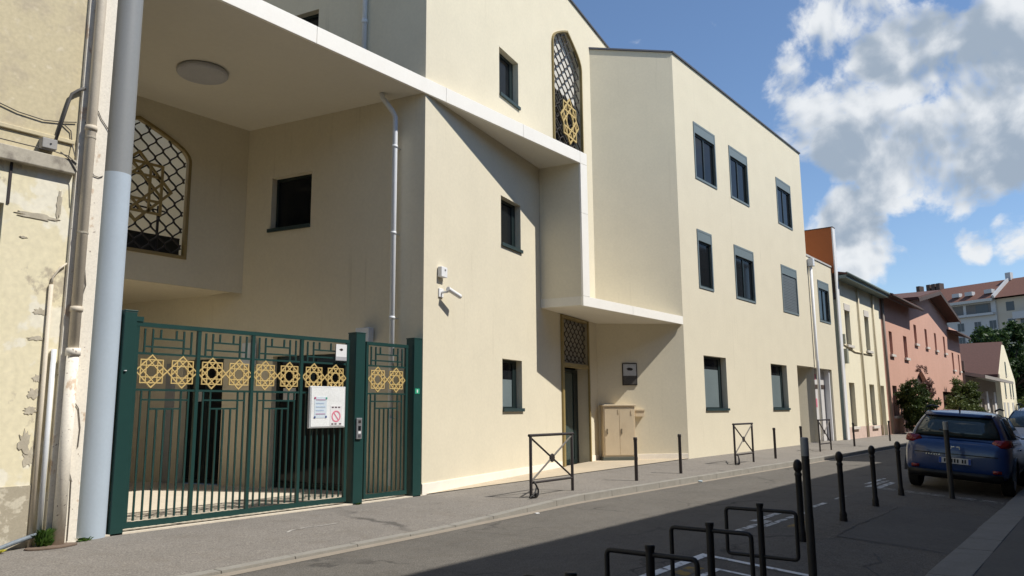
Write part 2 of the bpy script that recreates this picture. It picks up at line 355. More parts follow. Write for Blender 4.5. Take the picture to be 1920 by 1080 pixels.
def kerb_stone(a, b, parent, name='kerb_stone'):
    g_ = .006; a += g_; b -= g_; dz = rnd.uniform(-.003, .003)
    mb = MB().add([(a, ky(a), -.2), (b, ky(b), -.2), (b, ky(b) + KW, -.2), (a, ky(a) + KW, -.2), (a, ky(a) + .012, kz(a) + dz), (b, ky(b) + .012, kz(b) + dz), (b, ky(b) + KW, kz(b) + dz), (a, ky(a) + KW, kz(a) + dz)],
                  [(0, 3, 2, 1), (4, 5, 6, 7), (0, 1, 5, 4), (1, 2, 6, 5), (2, 3, 7, 6), (3, 0, 4, 7)])
    mb.build(name, KERB, parent)
x = 2.0
while x < 46:
    kerb_stone(x, x + 1.0, pavement); x += 1.0
m = MB(); grid(m, [46, 50, 60, 80, 110, 150, 200], [lambda x: (ky(x), 0), lambda x: (ky(x) + .01, .12), lambda x: (ky(x) + KW, .12)])
m.build('far_kerb', KERB, pavement)
# near side: kerb stones and the asphalt pavement the photographer stands on
m = MB(); grid(m, [-40, 0, 40, 200], [lambda x: (-1.4, -.09), lambda x: (NEAR - .42, -.115)])
near_pave = struct(m.build('near_pavement', mat('near pavement asphalt', (.10, .098, .092), .95, var=.15, scale=1.2, bump=.4, bscale=70)))
for i in range(40):
    a = 6 + i * 1.0; dz = rnd.uniform(-.004, .004)
    MB().box(a + .006, a + .994, NEAR - .43, NEAR + rnd.uniform(-.008, .008), -.4, -.11 + dz).build('kerb_stone', KERBN, near_pave, bevel=.008)
m = MB().box(-40, 5.994, NEAR - .43, NEAR, -.4, -.11).box(46.006, 200, NEAR - .43, NEAR, -.4, -.11); m.build('far_kerb', KERBN, near_pave)
# painted lines follow the road's cross fall
def painted(name, x0, x1, y0, y1, mt, dz=.004):
    ys = sorted({y0, y1, *([4.4] if y0 < 4.4 < y1 else [])}); mb = MB()
    for a, b in zip(ys, ys[1:]):
        mb.add([(x0, a, road_z(a) + dz), (x1, a, road_z(a) + dz), (x1, b, road_z(b) + dz), (x0, b, road_z(b) + dz)], [(0, 1, 2, 3)])
    return struct(mb.build(name, mt))
painted('road_marking', 2, 9.2, 4.08, 4.19, WPAINT); painted('road_marking', 9.10, 9.2, 1.95, 4.08, WPAINT)
painted('road_marking', 2, 8.62, 3.70, 3.77, WPAINT); painted('road_marking', 8.55, 8.62, 1.95, 3.70, WPAINT)
for a, b, c, d in [(11.0, 12.3, 4.42, 4.54), (11.7, 13.7, 4.30, 4.38), (12.1, 13.5, 4.60, 4.72), (14.4, 15.2, 4.40, 4.50), (15.9, 16.6, 4.42, 4.50), (18.7, 20.6, 4.5, 4.62), (18.6, 20.2, 4.28, 4.40), (19.4, 21.2, 4.7, 4.8)]:
    painted('faded_road_marking', a, b, c, d, WWORN)
painted('parking_line', 18.58, 18.63, 2.0, 4.35, WWORN); painted('parking_line', 18.78, 18.83, 2.0, 4.35, WWORN)
painted('yellow_paint_stain', 8.0, 8.5, 3.85, 4.02, two_tone('yellow stain', (.30, .20, .06), (.12, .112, .10), 9, .45, .55, bump=0))
painted('yellow_paint_stain', 12.0, 12.8, 3.95, 4.12, MATS['yellow stain'])
painted('asphalt_patch', 11.9, 16.2, 1.95, 3.35, mat('asphalt patch', (.10, .094, .085), .95, var=.2, scale=1.5, bump=.5, bscale=60), .003)
mb = MB()                                               # pale scrape and dark tar joint
for a_, b_ in zip([(6.9, 9.32), (7.05, 9.42), (7.3, 9.46), (7.65, 9.43)], [(7.05, 9.42), (7.3, 9.46), (7.65, 9.43), (7.9, 9.44)]):
    mb.add([(a_[0], a_[1] - .025, pave_z(*a_) + .004), (b_[0], b_[1] - .025, pave_z(*b_) + .004), (b_[0], b_[1] + .02, pave_z(*b_) + .004), (a_[0], a_[1] + .02, pave_z(*a_) + .004)], [(0, 1, 2, 3)])
struct(mb.build('pale_scrape', two_tone('pale scrape', (.45, .43, .39), (.22, .2, .18), 8, .45, .6, bump=0)))
mb = MB(); q_ = random.Random(3)
for path in ([(11.9, 3.4), (11.95, 2.9), (12.0, 2.4), (11.95, 1.98)], [(11.9, 3.36), (13.2, 3.42), (14.8, 3.35), (16.2, 3.4)], [(9.6, 2.2), (10.2, 2.6), (10.6, 2.5), (11.2, 2.7)]):
    fine = []
    for (a0, b0_), (a1, b1_) in zip(path, path[1:]):
        for k in range(8): fine.append((a0 + (a1 - a0) * k / 8 + q_.uniform(-.02, .02), b0_ + (b1_ - b0_) * k / 8 + q_.uniform(-.02, .02)))
    for a_, b_ in zip(fine, fine[1:]):
        d_ = Vector((b_[0] - a_[0], b_[1] - a_[1])).normalized(); n_ = Vector((-d_.y, d_.x)) * q_.uniform(.006, .016)
        mb.add([(a_[0] - n_.x, a_[1] - n_.y, road_z(a_[1]) + .0055), (b_[0] - n_.x, b_[1] - n_.y, road_z(b_[1]) + .0055), (b_[0] + n_.x, b_[1] + n_.y, road_z(b_[1]) + .0055), (a_[0] + n_.x, a_[1] + n_.y, road_z(a_[1]) + .0055)], [(0, 1, 2, 3)])
struct(mb.build('tar_joint', mat('tar', (.03, .028, .027), .7)))
# drain cover and damp stain by the old drainpipe
mb = MB(); mb.prism([(4.35 + .3 * math.cos(t), 10.55 + .16 * math.sin(t)) for t in [k * math.pi / 10 for k in range(20)]], .112, .128)
tag(mb.build('drain_cover', mat('rusty cover', (.16, .115, .085), .9, var=.25, scale=12)), 'oval brownish drain cover in the pavement under the old drainpipe', 'drain cover')

# ------------------------------------------------------------------ main building
TH = R(11.7); AX, AY = 11.12, 10.84
LF = Fr(AX, AY, TH)                                     # oblique street front of the tall block
RL = 9.4
RT = Fr(AX - math.sin(TH) * RL, AY + math.cos(TH) * RL, TH - math.pi / 2)   # side wall over the porch; u = RL at the street corner
JX, JY, DX, DY = 21.11, 12.91, 23.10, 10.84
OB = Fr(JX, JY, math.atan2(DY - JY, DX - JX)); OL = math.hypot(DX - JX, DY - JY)
SF = Fr(0, 10.84, 0)                                    # street line: u is world X
hall = thing('assembly_hall', 'large beige rendered building with white band, arched lattice screens and dark windows', 'building', (AX, AY, .12))

def arch_pts(c, hw, spring, rise, n=0):
    half = [(1, 0), (.992, .10), (.965, .20), (.915, .30), (.84, .405), (.72, .52), (.56, .645), (.38, .77), (.19, .89), (0, 1.0)]
    r = [(c + hw * a, spring + rise * b) for a, b in half]; l = [(c - hw * a, spring + rise * b) for a, b in half[:-1]]
    return r, l[::-1]                                   # right half bottom to top, left half top to bottom
def inside_arch(u, z, c, hw, z0, spring, rise, pad=0.0):
    if z < z0 + pad or abs(u - c) > hw - pad: return False
    if z <= spring: return True
    r, _ = arch_pts(c, hw - pad, spring, rise - pad)
    t = abs(u - c)
    for (a, b), (e, f) in zip(r, r[1:]):
        if e - c <= t <= a - c:
            k = (t - (a - c)) / ((e - a) or 1e-9); return z <= b + (f - b) * k
    return False
def wall_with_arch(mb, u0, u1, z0, z1, ops, arch, depth):
    c, hw, az0, spring, rise = arch
    mb.wall(u0, u1, z0, z1, list(ops) + [(c - hw, c + hw, az0, spring + rise, 0.0)])
    r, l = arch_pts(c, hw, spring, rise); top = spring + rise
    mb.poly([(u, 0, z) for u, z in r] + [(c + hw, 0, top)])
    mb.poly([(u, 0, z) for u, z in [r[-1]] + l] + [(c - hw, 0, top)])
    ring = [(c - hw, az0)] + [(c + hw, az0)] + r + l
    for (a, b), (e, f) in zip(ring, ring[1:] + ring[:1]):
        mb.add([(a, 0, b), (e, 0, f), (e, depth, f), (a, depth, b)], [(0, 1, 2, 3)])

# wall of the tall block along the street
LW = [(3.44, 4.56, 9.66, 10.92), (3.49, 4.62, 5.79, 7.01), (3.52, 4.62, 1.76, 2.97)]
ARC = (8.10, 1.18, 8.9, 12.60, .86)
DOOR = (7.20, 9.40, .0, 4.45, .44)
mb = MB(LF); wall_with_arch(mb, 0, 12.7, -.2, 14.7, LW + [DOOR], ARC, .25)
mb.build('street_wall', STUC, hall)
mb = MB(LF); mb.box(-.02, 12.7, -.05, .35, 14.7, 14.76); mb.build('coping', COPE, hall)
mb = MB(LF); mb.box(0, 12.7, .02, 9.3, 14.66, 14.70).box(12.68, 12.7, 0, 9.3, 0, 14.7).box(0, 12.7, 9.28, 9.3, 0, 14.7); mb.build('flat_roof', mat('flat roof', (.3, .29, .27), .9), hall)
# side wall above and inside the porch
rw = lambda Y: RL - (Y - AY) / math.cos(TH)
SW = [(rw(14.90), rw(13.76), 5.84, 7.08), (rw(14.55), rw(13.72), 9.55, 10.98)]
PD = [(rw(17.37), rw(16.11), -.2, 2.97), (rw(14.67), rw(12.66), -.2, 2.96)]
mb = MB(RT).wall(0, RL, -.2, 14.7, SW + PD, .22); mb.build('side_wall', STUC, hall)
# splayed wall beside the entrance and the street block
mb = MB(OB).wall(-.3, OL, -.2, 13.8); mb.build('splayed_wall', STUC, hall)
RW3 = [(24.60, 26.40), (27.78, 29.60), (33.04, 34.88)]
RW2 = [(24.50, 25.66), (27.78, 29.70), (33.00, 34.98)]
RW1 = [(24.56, 26.46), (31.00, 32.92)]
PASS = (34.27, 36.67, -.3, 3.60)
ops = [(a, b, 9.76, 11.76, .10) for a, b in RW3] + [(a, b, 5.87, 7.85, .10) for a, b in RW2] + [(a, b, 1.73, 3.53, .26) for a, b in RW1]
mb = MB(SF).wall(DX, 36.67, -.3, 13.8, ops + [PASS + (.4,)]); mb.box(36.63, 36.67, .01, 9, 3.6, 13.8).box(DX + .1, 36.67, .02, 9, 13.74, 13.78).box(DX, 36.6, 8.96, 9, 0, 13.8)
mb.build('street_wall', STUC, hall)
mb = MB(SF); mb.box(DX - .02, 36.70, -.05, .3, 13.8, 13.86); mb.build('coping', COPE, hall)
mb = MB(OB); mb.box(-.2, OL - .03, -.05, .3, 13.802, 13.858); mb.build('coping', COPE, hall)

# porch roof, entrance roof, the fin between them, and the white band that edges them
mb = MB().prism([(4.72, 10.86), (11.10, 10.86), (10.13, 15.66), (4.72, 15.66)], 8.35, 8.66)
mb.prism([(11.13, 10.862), (17.38, 10.862), (17.13, 12.06), (11.16, 10.868)], 8.352, 8.658); mb.build('porch_roof', SOFF, hall)
MB().prism([(4.74, 10.90), (11.06, 10.90), (10.12, 15.64), (4.74, 15.64)], 8.664, 8.69).build('bounce_sheet', mat('dark bounce sheet', (.07, .068, .065), .9), hall)  # unseen dark sheet added to cut sun bounce onto the upper side wall
fin_b = (16.84, 12.02)
mb = MB().prism([(17.06, 10.862), (17.38, 10.862), (17.16, 12.10), fin_b], 4.70, 8.352); mb.build('fin_wall', STUC, hall)
mb = MB().prism([(17.06, 10.862), (DX - .01, 10.862), (JX + .02, JY - .02), fin_b], 4.46, 4.698); mb.build('entrance_roof', SOFF, hall)
for a, b in [(4.72, 8.26), (8.26, 11.72), (11.72, 14.5), (14.5, 17.05)]:
    MB().box(a + .004, b - .004, 10.80, 10.86, 8.33, 8.66).build('band_panel', WHITE, hall, bevel=.004)
MB().box(17.054, 17.39, 10.80, 10.86, 8.33, 8.66).build('band_panel', WHITE, hall, bevel=.004)
for a, b in [(4.70, 6.95), (6.95, 8.326)]:
    MB().box(17.06, 17.39, 10.80, 10.86, a + .004, b - .002).build('band_panel', WHITE, hall, bevel=.004)
for a, b in [(17.05, 19.72), (19.72, 23.02)]:
    MB().box(a + .004, b - .004, 10.80, 10.86, 4.44, 4.698).build('band_panel', WHITE, hall, bevel=.004)

# skirting
mb = MB(LF).box(.0, 7.15, -.02, .02, -.1, .335); mb.build('skirting', PLIN, hall, bevel=.004)
mb = MB(LF).box(9.45, 10.15, -.02, .02, -.1, .36); mb.build('skirting', PLIN, hall, bevel=.004)
mb = MB(OB).box(.1, OL - .02, -.02, .02, -.1, .36); mb.build('skirting', PLIN, hall, bevel=.004)

def ring(mb, u0, u1, z0, z1, w, d0, d1):
    mb.box(u0, u0 + w, d0, d1, z0, z1).box(u1 - w, u1, d0, d1, z0, z1).box(u0 + w, u1 - w, d0 + .001, d1, z0, z0 + w).box(u0 + w, u1 - w, d0 + .001, d1, z1 - w, z1); return mb
def deep_window(fr, o, depth, parent, film=0.0, sill=True, fw=.07, sides=(.0, .05), right_frame=0.0, matf=None):
    u0, u1, z0, z1 = o[:4]
    mb = MB(fr); ring(mb, u0, u1, z0, z1, fw, depth - .06, depth)
    if right_frame: mb.box(u1 - fw - right_frame, u1 - fw, depth - .055, depth, z0 + fw, z1 - fw)
    w = mb.build('window', matf or DARKF, parent)
    ue = u1 - fw - right_frame
    zs = z0 + fw + (z1 - z0 - 2 * fw) * film
    MB(fr).box(u0 + fw, ue, depth - .03, depth - .015, zs, z1 - fw).build('pane', GLA, w)
    if film: MB(fr).box(u0 + fw, ue, depth - .032, depth - .016, z0 + fw, zs - .002).build('pane', GLB, w)
    if sill: MB(fr).box(u0 - sides[0], u1 + sides[1], -.05, depth - .06, z0 - .05, z0 + .03).build('sill', SILL, w)
    return w
deep_window(LF, LW[0], .22, hall, right_frame=.12); deep_window(LF, LW[1], .22, hall, right_frame=.12); deep_window(LF, LW[2], .22, hall, film=.62, right_frame=.14)
deep_window(RT, SW[0], .22, hall, sides=(.06, 0)); deep_window(RT, SW[1], .22, hall)
for a, b in RW1: deep_window(SF, (a, b, 1.73, 3.53), .26, hall, film=.78, right_frame=.16)
def flush_window(fr, u0, u1, z0, z1, parent, closed=False, box=.36, leafs=2):
    mb = MB(fr); ring(mb, u0 - .03, u1 + .03, z0 - .05, z1 + .03, .075, -.025, .02)
    w = mb.build('window', GREY, parent)
    MB(fr).box(u0 + .046, u1 - .046, -.018, .09, z1 - box, z1 - .047).build('shutter_box', GREY, w, bevel=.006)
    zt = z1 - box - .002
    if closed:
        mb = MB(fr); n = 22; h = (zt - z0 - .03) / n
        for k in range(n): mb.box(u0 + .048, u1 - .048, .01 + .004 * (k % 2), .05, z0 + .027 + k * h, z0 + .027 + (k + .86) * h)
        mb.build('roller_shutter', mat('grey shutter slats', (.13, .15, .16), .5), w)
    mb = MB(fr); ring(mb, u0 + .047, u1 - .047, z0 + .027, zt, .06, .045, .10)
    um = (u0 + u1) / 2
    if leafs == 2: mb.box(um - .05, um + .05, .047, .10, z0 + .087, zt - .06)
    mb.build('sash', DARKF, w)
    spans = [(u0 + .107, um - .05), (um + .05, u1 - .107)] if leafs == 2 else [(u0 + .107, u1 - .107)]
    for a, b in spans: MB(fr).box(a, b, .075, .085, z0 + .087, zt - .06).build('pane', GLA, w)
    return w
for a, b in RW3: flush_window(SF, a, b, 9.76, 11.76, hall)
for i, (a, b) in enumerate(RW2): flush_window(SF, a, b, 5.87, 7.85, hall, closed=(i == 2), leafs=1 if i == 0 else 2)

# eight-pointed star ornament in the u-z plane
def star(mb, cu, cz, r, w, d0, t, rich=True):
    k = [0]
    def seg(p, q, ww=w):
        k[0] += 1; e = .00035 * (k[0] % 9)
        p, q = Vector((p[0], 0, p[1])), Vector((q[0], 0, q[1])); d = (q - p).normalized(); nrm = Vector((-d.z, 0, d.x)) * (ww / 2); ex = d * (ww * .35)
        a = [p - ex - nrm, q + ex - nrm, q + ex + nrm, p - ex + nrm]
        mb.slab_uz([(cu + v.x, cz + v.z) for v in a], d0 - e, d0 + t + e)
    P = lambda rr, deg: (rr * math.cos(R(deg)), rr * math.sin(R(deg)))
    a_, b_ = r * math.cos(R(45)), r * .36
    for off in (0, 45):                                  # two crossed squares, each ruled by four inner bars
        for i in range(4):
            f_ = R(off + 45 + i * 90); n_ = (math.cos(f_), math.sin(f_)); t_ = (-n_[1], n_[0])
            for dd, hl, ww in ((a_, a_, w), (b_, a_, w * .9)):
                seg((n_[0] * dd - t_[0] * hl, n_[1] * dd - t_[1] * hl), (n_[0] * dd + t_[0] * hl, n_[1] * dd + t_[1] * hl), ww)
def lattice(mb, c, hw, z0, spring, rise, P, T, w, d0, t):
    a = P / 2; n = int(hw / P) + 2; st = T / 16; top = spring + rise; j = 0
    for k in range(-n, n + 1):
        z = z0; prev = None
        while z <= top:
            ph = 2 * math.pi * (z - z0) / T
            u = c + k * P + a * math.cos(ph) * (1 if k % 2 else -1)
            ins = inside_arch(u, z, c, hw, z0, spring, rise, .02)
            if ins and prev:
                p, q = Vector((prev[0], 0, prev[1])), Vector((u, 0, z)); d = (q - p).normalized(); nn = Vector((-d.z, 0, d.x)) * (w / 2); ex = d * .004
                e = .0006 * ((j + k) % 3)
                mb.slab_uz([(v.x, v.z) for v in (p - ex - nn, q + ex - nn, q + ex + nn, p - ex + nn)], d0 - e, d0 + t + e); j += 1
            prev = (u, z) if ins else None; z += st
def arch_frame(mb, c, hw, z0, spring, rise, w, d0, d1):
    ro, lo = arch_pts(c, hw, spring, rise); ri, li = arch_pts(c, hw - w, spring, rise - w)
    O = [(c - hw, z0), (c + hw, z0)] + ro + lo; I = [(c - hw + w, z0 + w), (c + hw - w, z0 + w)] + ri + li
    n = len(O)
    for i in range(n):
        j = (i + 1) % n
        q = [O[i], O[j], I[j], I[i]]
        mb.add([(u, d0, z) for u, z in q] + [(u, d1, z) for u, z in q], [(0, 1, 2, 3), (7, 6, 5, 4), (0, 4, 5, 1), (2, 6, 7, 3)])
# screen on the street front
mb = MB(LF); c, hw, az0, spr, rise = ARC
arch_frame(mb, c, hw + .03, az0, spr, rise + .03, .06, -.06, .02)
scr = mb.build('arched_screen', GOLDD, hall); scr['label'] = 'tall narrow arched screen with bronze frame above the white band'
mb = MB(LF); lattice(mb, c, hw - .05, az0 + .06, spr, rise - .05, .235, .40, .028, .02, .03); mb.build('lattice', LATT, scr)
mb = MB(LF); star(mb, c + .12, 10.55, .72, .05, -.03, .03); mb.build('star', GOLD, scr)
mb = MB(LF).box(c - hw + .06, c + hw - .06, .20, .22, 11.45, spr + rise - .02); mb.build('reflection', mat('pale blind', (.62, .60, .55), .7), scr)  # pale panel: bright reflection in the upper glass put into its colour
mb = MB(LF).box(c - hw + .06, c + hw - .06, .205, .225, az0, 11.448); mb.build('pane', GLA, scr)

# entrance
mb = MB(LF).box(7.205, 7.33, -.06, .08, .14, 4.44).box(9.33, 9.397, -.06, -.002, .14, 4.44).box(7.33, 9.27, -.05, .10, 2.96, 3.08).box(7.33, 9.27, -.05, .10, 4.36, 4.44)
dr = mb.build('entrance', GOLDD, hall, bevel=.004); dr['label'] = 'entrance with bronze portal frame and lattice transom'
mb = MB(LF); lattice(mb, 8.30, .96, 3.10, 4.34, .02, .16, .27, .022, .02, .02); mb.build('lattice', LATT, dr)
MB(LF).box(7.33, 9.27, .12, .14, 3.085, 4.355).build('transom_panel', mat('grey transom', (.44, .41, .36), .6), dr)
mb = MB(LF); ring(mb, 7.21, 9.39, .16, 2.95, .10, .36, .43); mb.box(9.05, 9.29, .365, .43, .26, 2.85); mb.build('door_frame', DARKF, dr)
MB(LF).box(7.312, 9.048, .39, .405, .30, 2.84).build('pane', glass('door glass', (.06, .085, .08), .08, .6), dr)
MB(LF).box(7.312, 9.048, .372, .42, .262, .298).build('kick_rail', DARKF, dr)
MB(LF).tube([(7.52, .39, 1.05), (7.52, .31, 1.10), (7.52, .31, 1.45), (7.52, .39, 1.5)], .016).build('handle', IRON, dr)
MB(LF).box(7.95, 8.2, .384, .388, 1.98, 2.22).build('notice', WSOLID, dr)

# downpipes on the side wall
p = lambda Y, d, z: RT(rw(Y), d, z)
PP = lambda t, d, z: RT(RL - t, d, z)
mb = MB(); mb.tube([PP(.82, -.42, 8.34), PP(.80, -.40, 8.24), PP(.66, -.25, 7.98), PP(.61, -.21, 7.85), PP(.61, -.21, .3)], .055, 12)
for z in (7.2, 5.35, 3.6, 1.6): mb.lathe([(.062, -.03), (.066, 0), (.062, .03)], 12, PP(.61, -.21, z)).tube([PP(.61, -.21, z), PP(.61, 0, z)], .012, 6)
mb.build('downpipe', PIPEW, hall, smooth=True)
mb = MB(); mb.tube([p(12.38, -.07, 8.67), p(12.38, -.07, 14.5)], .055, 12); mb.lathe([(.065, -.05), (.069, 0), (.065, .05)], 12, p(12.38, -.07, 10.3)); mb.build('downpipe', PIPEW, hall, smooth=True)

# porch: floor, gallery with its screen, back wall, glazed doors
m = MB().prism([(4.72, 10.80), (11.13, 10.80), (9.2, 20.2), (4.72, 20.2)], -.1, .135)
struct(m.build('porch_floor', FLOORT))
GY = 15.66
GF = Fr(0, GY, 0)
GA = (7.50, 1.19, 5.05, 7.18, .72)
mb = MB(GF); wall_with_arch(mb, 4.74, 10.12, 4.44, 8.70, [], GA, .16); mb.box(4.74, 9.9, .16, 4.3, 4.46, 4.9).box(9.0, 10.08, .16, .34, 4.9, 8.7)
mb.build('gallery_wall', STUC, hall)
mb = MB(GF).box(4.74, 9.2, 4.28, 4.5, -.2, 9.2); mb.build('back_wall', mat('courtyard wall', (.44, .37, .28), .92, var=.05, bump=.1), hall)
mb = MB(GF); arch_frame(mb, GA[0], GA[1] + .02, GA[2] - .03, GA[3], GA[4] + .02, .07, -.03, .08)
gs = mb.build('arched_screen', GOLDD, hall); gs['label'] = 'wide arched lattice screen with gold star inside the porch'
mb = MB(GF); lattice(mb, GA[0], GA[1] - .05, GA[2] + .04, GA[3], GA[4] - .05, .165, .37, .030, .03, .03); mb.build('lattice', LATT, gs)
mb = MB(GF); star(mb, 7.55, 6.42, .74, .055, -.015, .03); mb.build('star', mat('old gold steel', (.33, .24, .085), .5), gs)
mb = MB(GF).box(5.4, 8.98, .8, .82, 4.9, 5.62); mb.build('balustrade_glass', glass('smoky glass', (.05, .05, .045)), gs)
mb = MB(GF).tube([(5.4, .81, 5.63), (8.98, .81, 5.63)], .02).tube([(8.45, .81, 4.9), (8.45, .81, 6.3)], .03).tube([(6.2, .81, 6.28), (8.6, .81, 6.20)], .018); mb.build('handrail', IRON, gs)
for i, o in enumerate(PD):
    u0, u1 = o[0], o[1]
    mb = MB(RT); ring(mb, u0, u1, .14, 2.96, .09, .14, .2); mb.box((u0 + u1) / 2 - .05, (u0 + u1) / 2 + .05, .142, .2, .23, 2.87)
    w = mb.build('glazed_door', DARKF, hall)
    for a, b in ((u0 + .09, (u0 + u1) / 2 - .05), ((u0 + u1) / 2 + .05, u1 - .09)):
        MB(RT).box(a, b, .165, .18, .23, 2.87).build('pane', GLA, w)
    MB(RT).box(u0 + .2, u0 + .55, .15, .155, 2.0, 2.26).build('notice', mat('grey notice', (.5, .5, .5), .7), w)
mb = MB(RT).box(rw(17.9), rw(17.6), -.02, 0, .14, 2.9); mb.build('pilaster_strip', mat('grey strip', (.36, .36, .36), .8), hall)
# tan forecourt between the street line and the oblique front
fc = [(11.2, 10.845), (14, 10.845), (18, 10.845), (23.08, 10.845), (21.1, 12.93), (18, 12.3), (14, 11.47)]
m = MB().add([(x, y, pave_z(x, 10.84) + (.012 if y < 10.9 else .02)) for x, y in fc], [tuple(range(7))])
struct(m.build('forecourt', TAN))

# fixed things on it
lamp = thing('ceiling_light', 'round flat grey ceiling light under the porch roof', 'ceiling light', (7.62, 13.48, 8.35))
MB().lathe([(.40, -.11), (.455, -.10), (.475, -.075), (.475, -.03)], 40).build('diffuser', mat('grey diffuser', (.50, .50, .52), .5), lamp, local=True, smooth=False)
MB().lathe([(.44, -.03), (.44, -.001)], 32).build('base_plate', PIPEW, lamp, local=True)
def on_lf(u, d, z): return LF(u, d, z)
a = thing('alarm_box', 'small white wall box above the security camera near the corner', 'alarm box', on_lf(.62, 0, 4.55))
MB(LF).box(.52, .76, -.11, -.012, 4.50, 4.72).build('housing', WSOLID, a, bevel=.012)
MB(LF).box(.55, .73, -.012, -.001, 4.53, 4.69).build('back_plate', PIPEW, a)
MB(LF).lathe([(.02, -.01), (.02, .004)], 10, (.66, -.112, 4.66)).build('sensor', IRON, a)
a = thing('security_camera', 'white bullet camera on a wall bracket below the small white box', 'camera', on_lf(.64, 0, 4.1))
MB(LF).box(.56, .74, -.03, -.001, 4.08, 4.27).build('mount', WSOLID, a, bevel=.01)
MB(LF).tube([(.65, -.02, 4.18), (.66, -.16, 4.19), (.70, -.20, 4.22)], .025).build('arm', WSOLID, a, smooth=True)
MB(LF).tube([(.64, -.19, 4.25), (1.04, -.25, 4.13)], .05, 14).build('barrel', WSOLID, a, smooth=False)
MB(LF).tube([(1.03, -.249, 4.133), (1.055, -.253, 4.125)], .042, 14).build('lens', GLA, a)
def wall_box(name, label, Y, z, w, h, d, mt):
    a = thing(name, label, 'lamp', RT(rw(Y), 0, z))
    MB(RT).box(rw(Y) - w / 2, rw(Y) + w / 2, -d, -.05, z, z + h).build('housing', mt, a, bevel=.012)
    MB(RT).box(rw(Y) - w * .3, rw(Y) + w * .3, -.05, -.001, z + h * .25, z + h * .75).build('bracket', IRON, a)
wall_box('wall_light', 'grey box light on the side wall behind the small gate', 12.15, 3.14, .34, .30, .22, PIPEW)
wall_box('wall_light', 'grey box light on the side wall behind the big gate leaf', 15.25, 2.75, .30, .52, .2, PIPEW)
# signs and cabinet by the entrance
a = thing('wall_plaque', 'small framed plaque with dark lower half on the splayed wall', 'plaque', OB(1.05, 0, 2.5))
MB(OB).box(.80, 1.28, -.04, -.002, 2.50, 3.20).build('frame', IRON, a, bevel=.004)
MB(OB).box(.83, 1.25, -.046, -.041, 2.80, 3.17).build('picture', mat('pale print', (.48, .49, .50), .4, var=.25, scale=9), a)
MB(OB).box(.83, 1.25, -.046, -.041, 2.53, 2.795).build('caption', mat('dark print', (.09, .085, .08), .4, var=.5, scale=20), a)
MB(OB).slab_uz([(.93, 3.02), (1.0, 3.06), (1.12, 3.04), (1.15, 3.0), (1.10, 2.96), (.98, 2.97)], -.049, -.0465).build('emblem', IRON, a)
CAB = mat('beige cabinet', (.70, .575, .40), .6, var=.06, scale=4, stain=.25)
a = thing('electric_cabinet', 'beige two-door utility cabinet standing beside the entrance', 'cabinet', OB(.6, -.2, .2))
MB(OB).box(.06, 1.06, -.42, -.03, .30, 1.84).build('body', CAB, a, bevel=.008)
MB(OB).prism([(.02, -.46), (1.10, -.46), (1.10, -.01), (.02, -.01)], 1.842, 1.90).build('lid', CAB, a, bevel=.012)
MB(OB).box(.10, .555, -.436, -.421, .36, 1.80).build('door', CAB, a, bevel=.004)
MB(OB).box(.565, 1.02, -.436, -.421, .36, 1.80).build('door', CAB, a, bevel=.004)
MB(OB).box(.02, 1.10, -.47, -.02, .12, .298).build('base', mat('green grey plinth', (.12, .13, .11), .8), a, bevel=.006)
for u in (.16, .61): MB(OB).box(u, u + .03, -.455, -.437, 1.0, 1.16).build('lock', mat('lock metal', (.2, .17, .12), .5), a)
for u, z in ((.52, 1.62), (.93, 1.58)): MB(OB).box(u, u + .035, -.447, -.437, z, z + .14).build('hinge', CAB, a)
a = thing('meter_box', 'small beige meter box fixed to the splayed wall right of the cabinet', 'meter box', OB(1.3, 0, 1.5))
MB(OB).box(1.14, 1.44, -.16, -.002, 1.52, 1.70).build('body', CAB, a, bevel=.006); MB(OB).box(1.12, 1.46, -.18, -.002, 1.702, 1.74).build('lid', CAB, a)

# ------------------------------------------------------------------ gates
GTX = {}
def bar_obj(parent, u, z0, z1, w, d, Y, mt, name='bar'):
    key = (round(z1 - z0, 3), w, d, mt.name)
    if key not in GTX:
        GTX[key] = MB().box(-w / 2, w / 2, -d / 2, d / 2, 0, z1 - z0).mesh(name); GTX[key].materials.append(mt)
    o = link(name, GTX[key], None, parent, True); o.location = Vector((u, Y, z0)) - parent.location; return o
def rail_obj(parent, u0, u1, z, h, d, Y, mt=None, name='rail'):
    key = ('r', round(u1 - u0, 3), h, d)
    if key not in GTX:
        GTX[key] = MB().box(0, u1 - u0, -d / 2, d / 2, -h / 2, h / 2).mesh(name); GTX[key].materials.append(mt or GREEN)
    o = link(name, GTX[key], None, parent, True); o.location = Vector((u0, Y, z)) - parent.location; return o
STAR = MB(); star(STAR, 0, 0, .232, .0165, -.012, .02); STARM = STAR.mesh('star'); STARM.materials.append(GOLD)
GYY = 10.90
